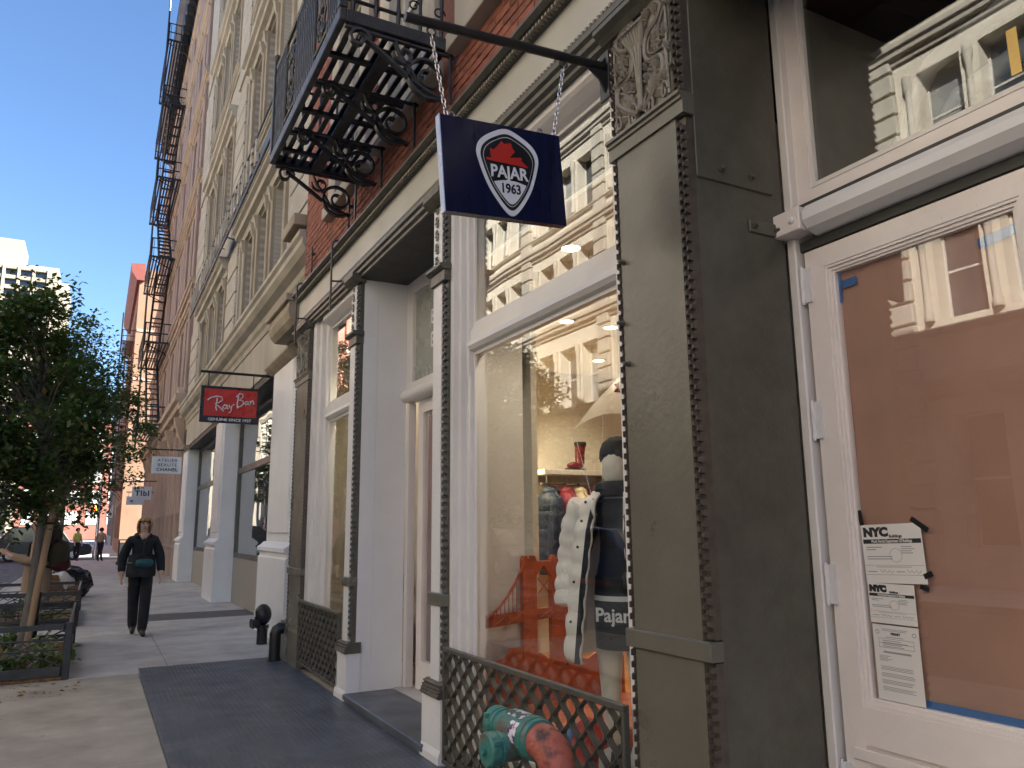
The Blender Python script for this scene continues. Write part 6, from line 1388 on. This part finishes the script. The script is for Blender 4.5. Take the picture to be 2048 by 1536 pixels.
mq.scale = (1.06, 1.06, 1.06)
lbuild(MB().blob((0, -0.02, 1.59), (0.085, 0.10, 0.125), 18, 14), 'head_shell', M_man, mq)
lbuild(MB().lathe([(0.098, 1.62), (0.103, 1.64), (0.100, 1.68), (0.085, 1.72), (0.05, 1.75), (0.0, 1.76)], (0, -0.005, 0.0), 'z', 20), 'knit_hat', M_blk, mq)
lbuild(MB().tube([(0.10*math.cos(a), -0.01+0.095*math.sin(a), 1.47) for a in [2*PI*k/16 for k in range(17)]], 0.042, 8), 'scarf_collar', M_blk, mq)
def coat(t, levels, quilt, mat, name='coat', n=36, thick=0.014):
    mb = MB(); m = len(levels)
    for (z, rx, ry, gap) in levels:
        for k in range(n+1):
            a = -PI/2+gap+(2*PI-2*gap)*k/n
            mb.v.append((rx*math.cos(a), ry*math.sin(a), z))
    for i in range(m-1):
        for k in range(n): b = i*(n+1)+k; mb.f.append((b, b+1, b+n+2, b+n+1))
    o = lbuild(mb, name, mat, t); sm = o.modifiers.new('t', 'SOLIDIFY'); sm.thickness = thick; sm.offset = 0; return o
def quilt_levels(keys, per, amp, steps):
    out = []; z0, z1 = keys[0][0], keys[-1][0]
    for i in range(steps+1):
        z = z0+(z1-z0)*i/steps; k = 0
        while k < len(keys)-2 and z > keys[k+1][0]: k += 1
        a, b = keys[k], keys[k+1]; u = (z-a[0])/(b[0]-a[0]); puff = amp*abs(math.sin(PI*(z-z0)/per))**0.6
        out.append((z, a[1]+(b[1]-a[1])*u+puff, a[2]+(b[2]-a[2])*u+puff, a[3]+(b[3]-a[3])*u))
    return out
M_wcoat = pm('white_padded_coat', (0.78, 0.74, 0.73), 0.55, var=0.04, bump=0.4, bscale=14)
coat(mq, quilt_levels([(0.60, 0.31, 0.26, 0.46), (0.95, 0.275, 0.235, 0.40), (1.25, 0.24, 0.19, 0.34), (1.40, 0.20, 0.15, 0.36), (1.46, 0.13, 0.115, 0.45)], 0.12, 0.016, 44), 0.1, M_wcoat, 'padded_coat')
for s in (-1, 1):
    p = [(s*0.20, 0.0, 1.40), (s*0.27, 0.02, 1.26), (s*0.30, 0.03, 1.12), (s*0.31, 0.0, 0.98), (s*0.31, -0.03, 0.86)]; pts = []; rr_ = []
    for k in range(29):
        u = k/28*4; i = min(int(u), 3); f_ = u-i; pts.append(tuple(p[i][j]*(1-f_)+p[i+1][j]*f_ for j in range(3))); rr_.append(0.085-0.018*k/28+0.010*abs(math.sin(k*PI/4)))
    lbuild(MB().tube(pts, rr_, 14), 'sleeve', M_wcoat, mq)
    q = [(s*(0.31*math.sin(0.50)+0.012), -0.26*math.cos(0.50)-0.022, 0.60), (s*(0.275*math.sin(0.44)+0.012), -0.235*math.cos(0.44)-0.024, 0.95), (s*(0.24*math.sin(0.38)+0.012), -0.19*math.cos(0.38)-0.024, 1.25), (s*0.085, -0.135, 1.42)]
    lbuild(MB().ribbon(q, 0.030, 0.005, (s*0.9, -0.3, 0)), 'black_placket', M_blk, mq)
    for k in range(6):
        u = k/5*2.9; i = int(u); f_ = u-i; lbuild(MB().blob(tuple(q[i][j]*(1-f_)+q[i+1][j]*f_+(s*0.05 if j == 0 else -0.006 if j == 1 else 0) for j in range(3)), (0.008, 0.008, 0.008), 6, 4), 'snap', M_signk, mq)
lbuild(MB().lathe([(0.150, 0.66), (0.155, 0.80), (0.15, 0.93), (0.145, 1.02)], (0, 0, 0), 'z', 24), 'shorts', MATS['navy_vest'], mq)
lbuild(MB().lathe([(0.156, 0.90), (0.157, 0.925)], (0, 0, 0), 'z', 24), 'white_stripe', M_signw, mq)
lbuild(text_mb('Pajar', 0.095, (0.0, -0.162, 0.83), (1, 0, 0), (0, 0, 1), 0.002, 0.003), 'print', M_signw, mq)
# ------------------------------------------------------------------ padded jackets on the rail, boot on the shelf
for k, (nm_, c_, x, ln) in enumerate((('navy', (0.02, 0.035, 0.07), 4.62, 0.95), ('crimson', (0.24, 0.015, 0.03), 4.84, 0.92), ('cream', (0.55, 0.45, 0.28), 5.02, 0.95), ('dark red', (0.26, 0.02, 0.02), 5.26, 0.70), ('orange red', (0.42, 0.045, 0.015), 5.48, 1.0), ('black', (0.02, 0.02, 0.025), 5.72, 0.9))):
    t = thing('hanging_jacket', nm_+' padded jacket hanging on the shop rail', 'jacket', (x, 7.72, 1.93-ln), 'padded jackets on the shop rail'); mt = pm('jacket_'+nm_.replace(' ', '_'), c_, 0.5, bump=0.3, bscale=14)
    coat(t, quilt_levels([(0.0, 0.15, 0.20, 0.04), (ln*0.5, 0.14, 0.19, 0.04), (ln*0.86, 0.115, 0.20, 0.05), (ln, 0.05, 0.06, 0.1)], 0.10, 0.018, 34), 0.1, mt, 'jacket_body', 22)
    for s in (-1, 1):
        pts = [(-0.03, s*0.19, ln*0.88-ln*0.72*i/20) for i in range(21)]; lbuild(MB().tube([(p[0]-0.07*math.sin(i/20*2), p[1]*(1+0.12*math.sin(i/20*PI)), p[2]) for i, p in enumerate(pts)], [0.06+0.012*abs(math.sin(i*PI/4))-0.001*i for i in range(21)], 10), 'sleeve', mt, t)
    lbuild(MB().blob((0, 0, ln*0.97), (0.10, 0.11, 0.07), 12, 8, lambda d: 1+0.06*math.sin(8*d.x)), 'hood', mt, t)
    lbuild(MB().tube([(0, -0.15, ln*0.92), (0, 0, ln+0.02), (0, 0, ln+0.07), (0, 0.02, ln+0.085)], 0.006, 5), 'hanger', M_iron, t)
bt = thing('winter_boot', 'dark red tall winter boot standing on the shop shelf', 'boot', (5.08, 7.8, 2.16))
M_boot = pm('boot_red', (0.16, 0.015, 0.02), 0.35)
MB().tube([(5.10, 7.8, 2.24), (5.10, 7.8, 2.36), (5.11, 7.8, 2.48)], [0.055, 0.058, 0.068], 12).build('shaft', M_boot, bt, smooth=True)
MB().blob((5.03, 7.8, 2.225), (0.115, 0.05, 0.045), 12, 8).build('foot', M_boot, bt, smooth=True)
MB().bbox(4.90, 5.16, 7.75, 7.85, 2.1605, 2.19, 0.01).build('sole', M_black, bt); MB().lathe([(0.07, 2.46), (0.075, 2.47), (0.075, 2.50), (0.068, 2.51)], (5.11, 7.8, 0), 'z', 14).build('cuff', M_black, bt)
# ------------------------------------------------------------------ far street life
def car(loc, rot, body, label, L=4.6, H_=1.65, stripe=None):
    t = thing('parked_car', label, 'car', loc); t.rotation_euler = (0, 0, rot); k = L/4.6
    prof = [(-2.25, 0.35), (-2.28, 0.75), (-2.1, 0.98), (-1.2, 1.06), (-0.65, H_-0.06), (0.2, H_), (1.45, H_-0.05), (2.05, 1.12), (2.27, 1.0), (2.28, 0.4), (1.9, 0.28), (-1.9, 0.28)]
    bm = bmesh.new(); m = MB().prism([(p*k, q) for p, q in prof], 'y', -0.9, 0.9)
    o = lbuild(m, 'body', body, t, False); bv = o.modifiers.new('b', 'BEVEL'); bv.width = 0.09; bv.segments = 3; bm.free()
    gl_ = [(-1.12, 1.09), (-0.62, H_-0.11), (0.2, H_-0.06), (1.38, H_-0.11), (1.85, 1.14)]
    for s in (-1, 1): lbuild(MB().prism([(p*k, q) for p, q in gl_], 'y', s*0.895, s*0.906), 'side_window', M_pane, t, False)
    lbuild(MB().quadbox([(-1.22*k, -0.7, 1.09), (-1.22*k, 0.7, 1.09), (-1.18*k, 0.7, 1.07), (-1.18*k, -0.7, 1.07), (-0.72*k, -0.62, H_-0.10), (-0.72*k, 0.62, H_-0.10), (-0.66*k, 0.62, H_-0.12), (-0.66*k, -0.62, H_-0.12)]), 'windscreen', M_pane, t, False)
    for sx in (-1.42, 1.42):
        for s in (-1, 1):
            w = lbuild(MB().lathe([(0.20, -0.11), (0.31, -0.11), (0.34, -0.08), (0.34, 0.08), (0.31, 0.11), (0.20, 0.11)], (sx*k, s*0.80, 0.34), 'y', 20), 'wheel', M_black, t); lbuild(MB().lathe([(0.0, -0.115), (0.2, -0.112), (0.2, 0.112), (0.0, 0.115)], (sx*k, s*0.80, 0.34), 'y', 16), 'rim', M_steel, w)
    for s in (-1, 1): lbuild(MB().bbox(-2.30*k, -2.2*k, s*0.62-0.16, s*0.62+0.16, 0.72, 0.86, 0.03), 'headlight', M_signw, t); lbuild(MB().bbox(2.22*k, 2.31*k, s*0.66-0.12, s*0.66+0.12, 0.78, 0.95, 0.03), 'tail_light', M_signr, t)
    if stripe: lbuild(MB().box(-1.7*k, 1.7*k, -0.912, -0.901, 0.86, 0.98), 'stripe', stripe, t, False)
    return t
M_cardk = pm('dark_car_paint', (0.03, 0.032, 0.04), 0.2); M_carbl = pm('blue_car_paint', (0.03, 0.09, 0.25), 0.2); M_carwh = pm('white_car_paint', (0.6, 0.62, 0.64), 0.2)
car((-2.6, 54.5, -0.15), PI, M_cardk, 'dark van with pale side stripe crossing at the junction', 5.2, 2.0, M_carwh)
car((-6.8, 57.5, -0.15), 0.0, M_carbl, 'blue car behind the trees at the junction')
car((-7.8, 24.0, -0.12), PI/2, M_cardk, 'dark car parked along the far kerb, nearer one'); car((-7.8, 31.0, -0.12), PI/2, M_carwh, 'white car parked along the far kerb'); car((-7.8, 17.0, -0.12), PI/2, M_carbl, 'blue car parked along the far kerb, nearest one')
cn = thing('traffic_cone', 'orange and white traffic cone standing on the road', 'cone', (-1.25+0.0, 50.4, -0.15))
MB().lathe([(0.17, 0.03), (0.11, 0.30)], (-1.25, 50.4, -0.15), 'z', 16).build('cone_base', pm('cone_orange', (0.8, 0.12, 0.03), 0.5), cn); MB().lathe([(0.11, 0.30), (0.075, 0.48)], (-1.25, 50.4, -0.15), 'z', 16).build('white_band', M_signw, cn); MB().lathe([(0.075, 0.48), (0.03, 0.70)], (-1.25, 50.4, -0.15), 'z', 16).build('cone_tip', MATS['cone_orange'], cn); MB().bbox(-1.45, -1.05, 50.2, 50.6, -0.15, -0.12).build('foot_plate', M_black, cn)
for k in range(2):
    bl = thing('road_barrier', ['orange plastic road barrier on the far side, nearer one', 'orange plastic road barrier on the far side, second one'][k], 'barrier', (-8.6, 19.5+k*2.1, -0.15), 'orange barriers along the far kerb')
    MB().prism([(-8.85, -0.15), (-8.35, -0.15), (-8.45, 0.2), (-8.52, 0.85), (-8.68, 0.85), (-8.75, 0.2)], 'y', 18.6+k*2.1, 20.4+k*2.1).build('shell', MATS['cone_orange'], bl); MB().box(-8.47, -8.44, 18.7+k*2.1, 20.3+k*2.1, 0.35, 0.55).build('white_band', M_signw, bl)
J, E_, T_ = std_body()
for s in (-1, 1):
    J[f'kn{s}'] = ((s*0.08, -0.05*s, 0.50), 0.07); J[f'an{s}'] = ((s*0.075, 0.05*s, 0.10), 0.05); J[f'toe{s}'] = ((s*0.08, 0.05*s-0.15, 0.035), (0.042, 0.03)); J[f'el{s}'] = ((s*0.24, 0.0, 1.12), 0.06); J[f'wr{s}'] = ((s*0.24, -0.10, 0.92), 0.03)
    E_ += [(f'hip{s}', f'kn{s}'), (f'kn{s}', f'an{s}'), (f'an{s}', f'toe{s}'), (f'sh{s}', f'el{s}'), (f'el{s}', f'wr{s}')]; T_.update({f'kn{s}': 2, f'an{s}': 2, f'toe{s}': 3, f'el{s}': 1, f'wr{s}': 0}); add_hand(J, E_, T_, s, J[f'wr{s}'][0], 0)
hv = figure('person', 'person in yellow high visibility vest standing by the crossing', 'person', (-0.75, 47.5, 0.0), 0.8, dict(J), list(E_), dict(T_), [M_skin, pm('hi_vis_yellow', (0.6, 0.75, 0.15), 0.6), M_trous, M_shoe], 'pelvis'); hair(hv, (0, 0, 1.62), (0.095, 0.1, 0.1), M_brun, 1.66, 1)
fp = figure('person', 'person in brown coat far up the sidewalk', 'person', (0.35, 46.0, 0.0), 2.6, dict(J), list(E_), dict(T_), [M_skin, M_coat, M_trous, M_shoe], 'pelvis'); hair(fp, (0, 0, 1.62), (0.095, 0.1, 0.1), M_brun, 1.66, 1)
sp = thing('signal_pole', 'grey signal pole with lit orange pedestrian signal at the crossing', 'signal pole', (0.15, 48.3, 0))
MB().lathe([(0.16, 0.0), (0.16, 0.5), (0.09, 0.6), (0.075, 4.2), (0.06, 4.3)], (0.15, 48.3, 0), 'z', 12).build('pole', M_steel, sp, smooth=True)
MB().bbox(-0.12, 0.07, 48.1, 48.28, 2.55, 3.0, 0.02).build('signal_box', M_signk, sp); MB().box(-0.09, 0.04, 48.08, 48.0995, 2.62, 2.92).build('hand_symbol', pm('signal_orange', (1, 0.2, 0.02), 0.5, emit=(1, 0.2, 0.03), estr=4.0), sp)
pb = thing('planter_barrier', 'dark framed cafe barrier with pale panel beside the brown building', 'barrier', (1.5, 41.0, 0))
MB().bbox(1.0, 2.3, 40.7, 41.4, 0.0, 0.14, 0.02).build('base', M_iron, pb); MB().box(1.1, 2.2, 41.0, 41.03, 0.25, 1.0).build('panel', pm('pale_panel', (0.5, 0.55, 0.5), 0.4), pb)
for x in (1.05, 2.2): MB().bbox(x, x+0.06, 40.98, 41.05, 0.141, 1.1, 0.01).build('post', M_iron, pb)
MB().bbox(1.05, 2.26, 40.98, 41.05, 1.101, 1.15, 0.01).build('top_rail', M_iron, pb)
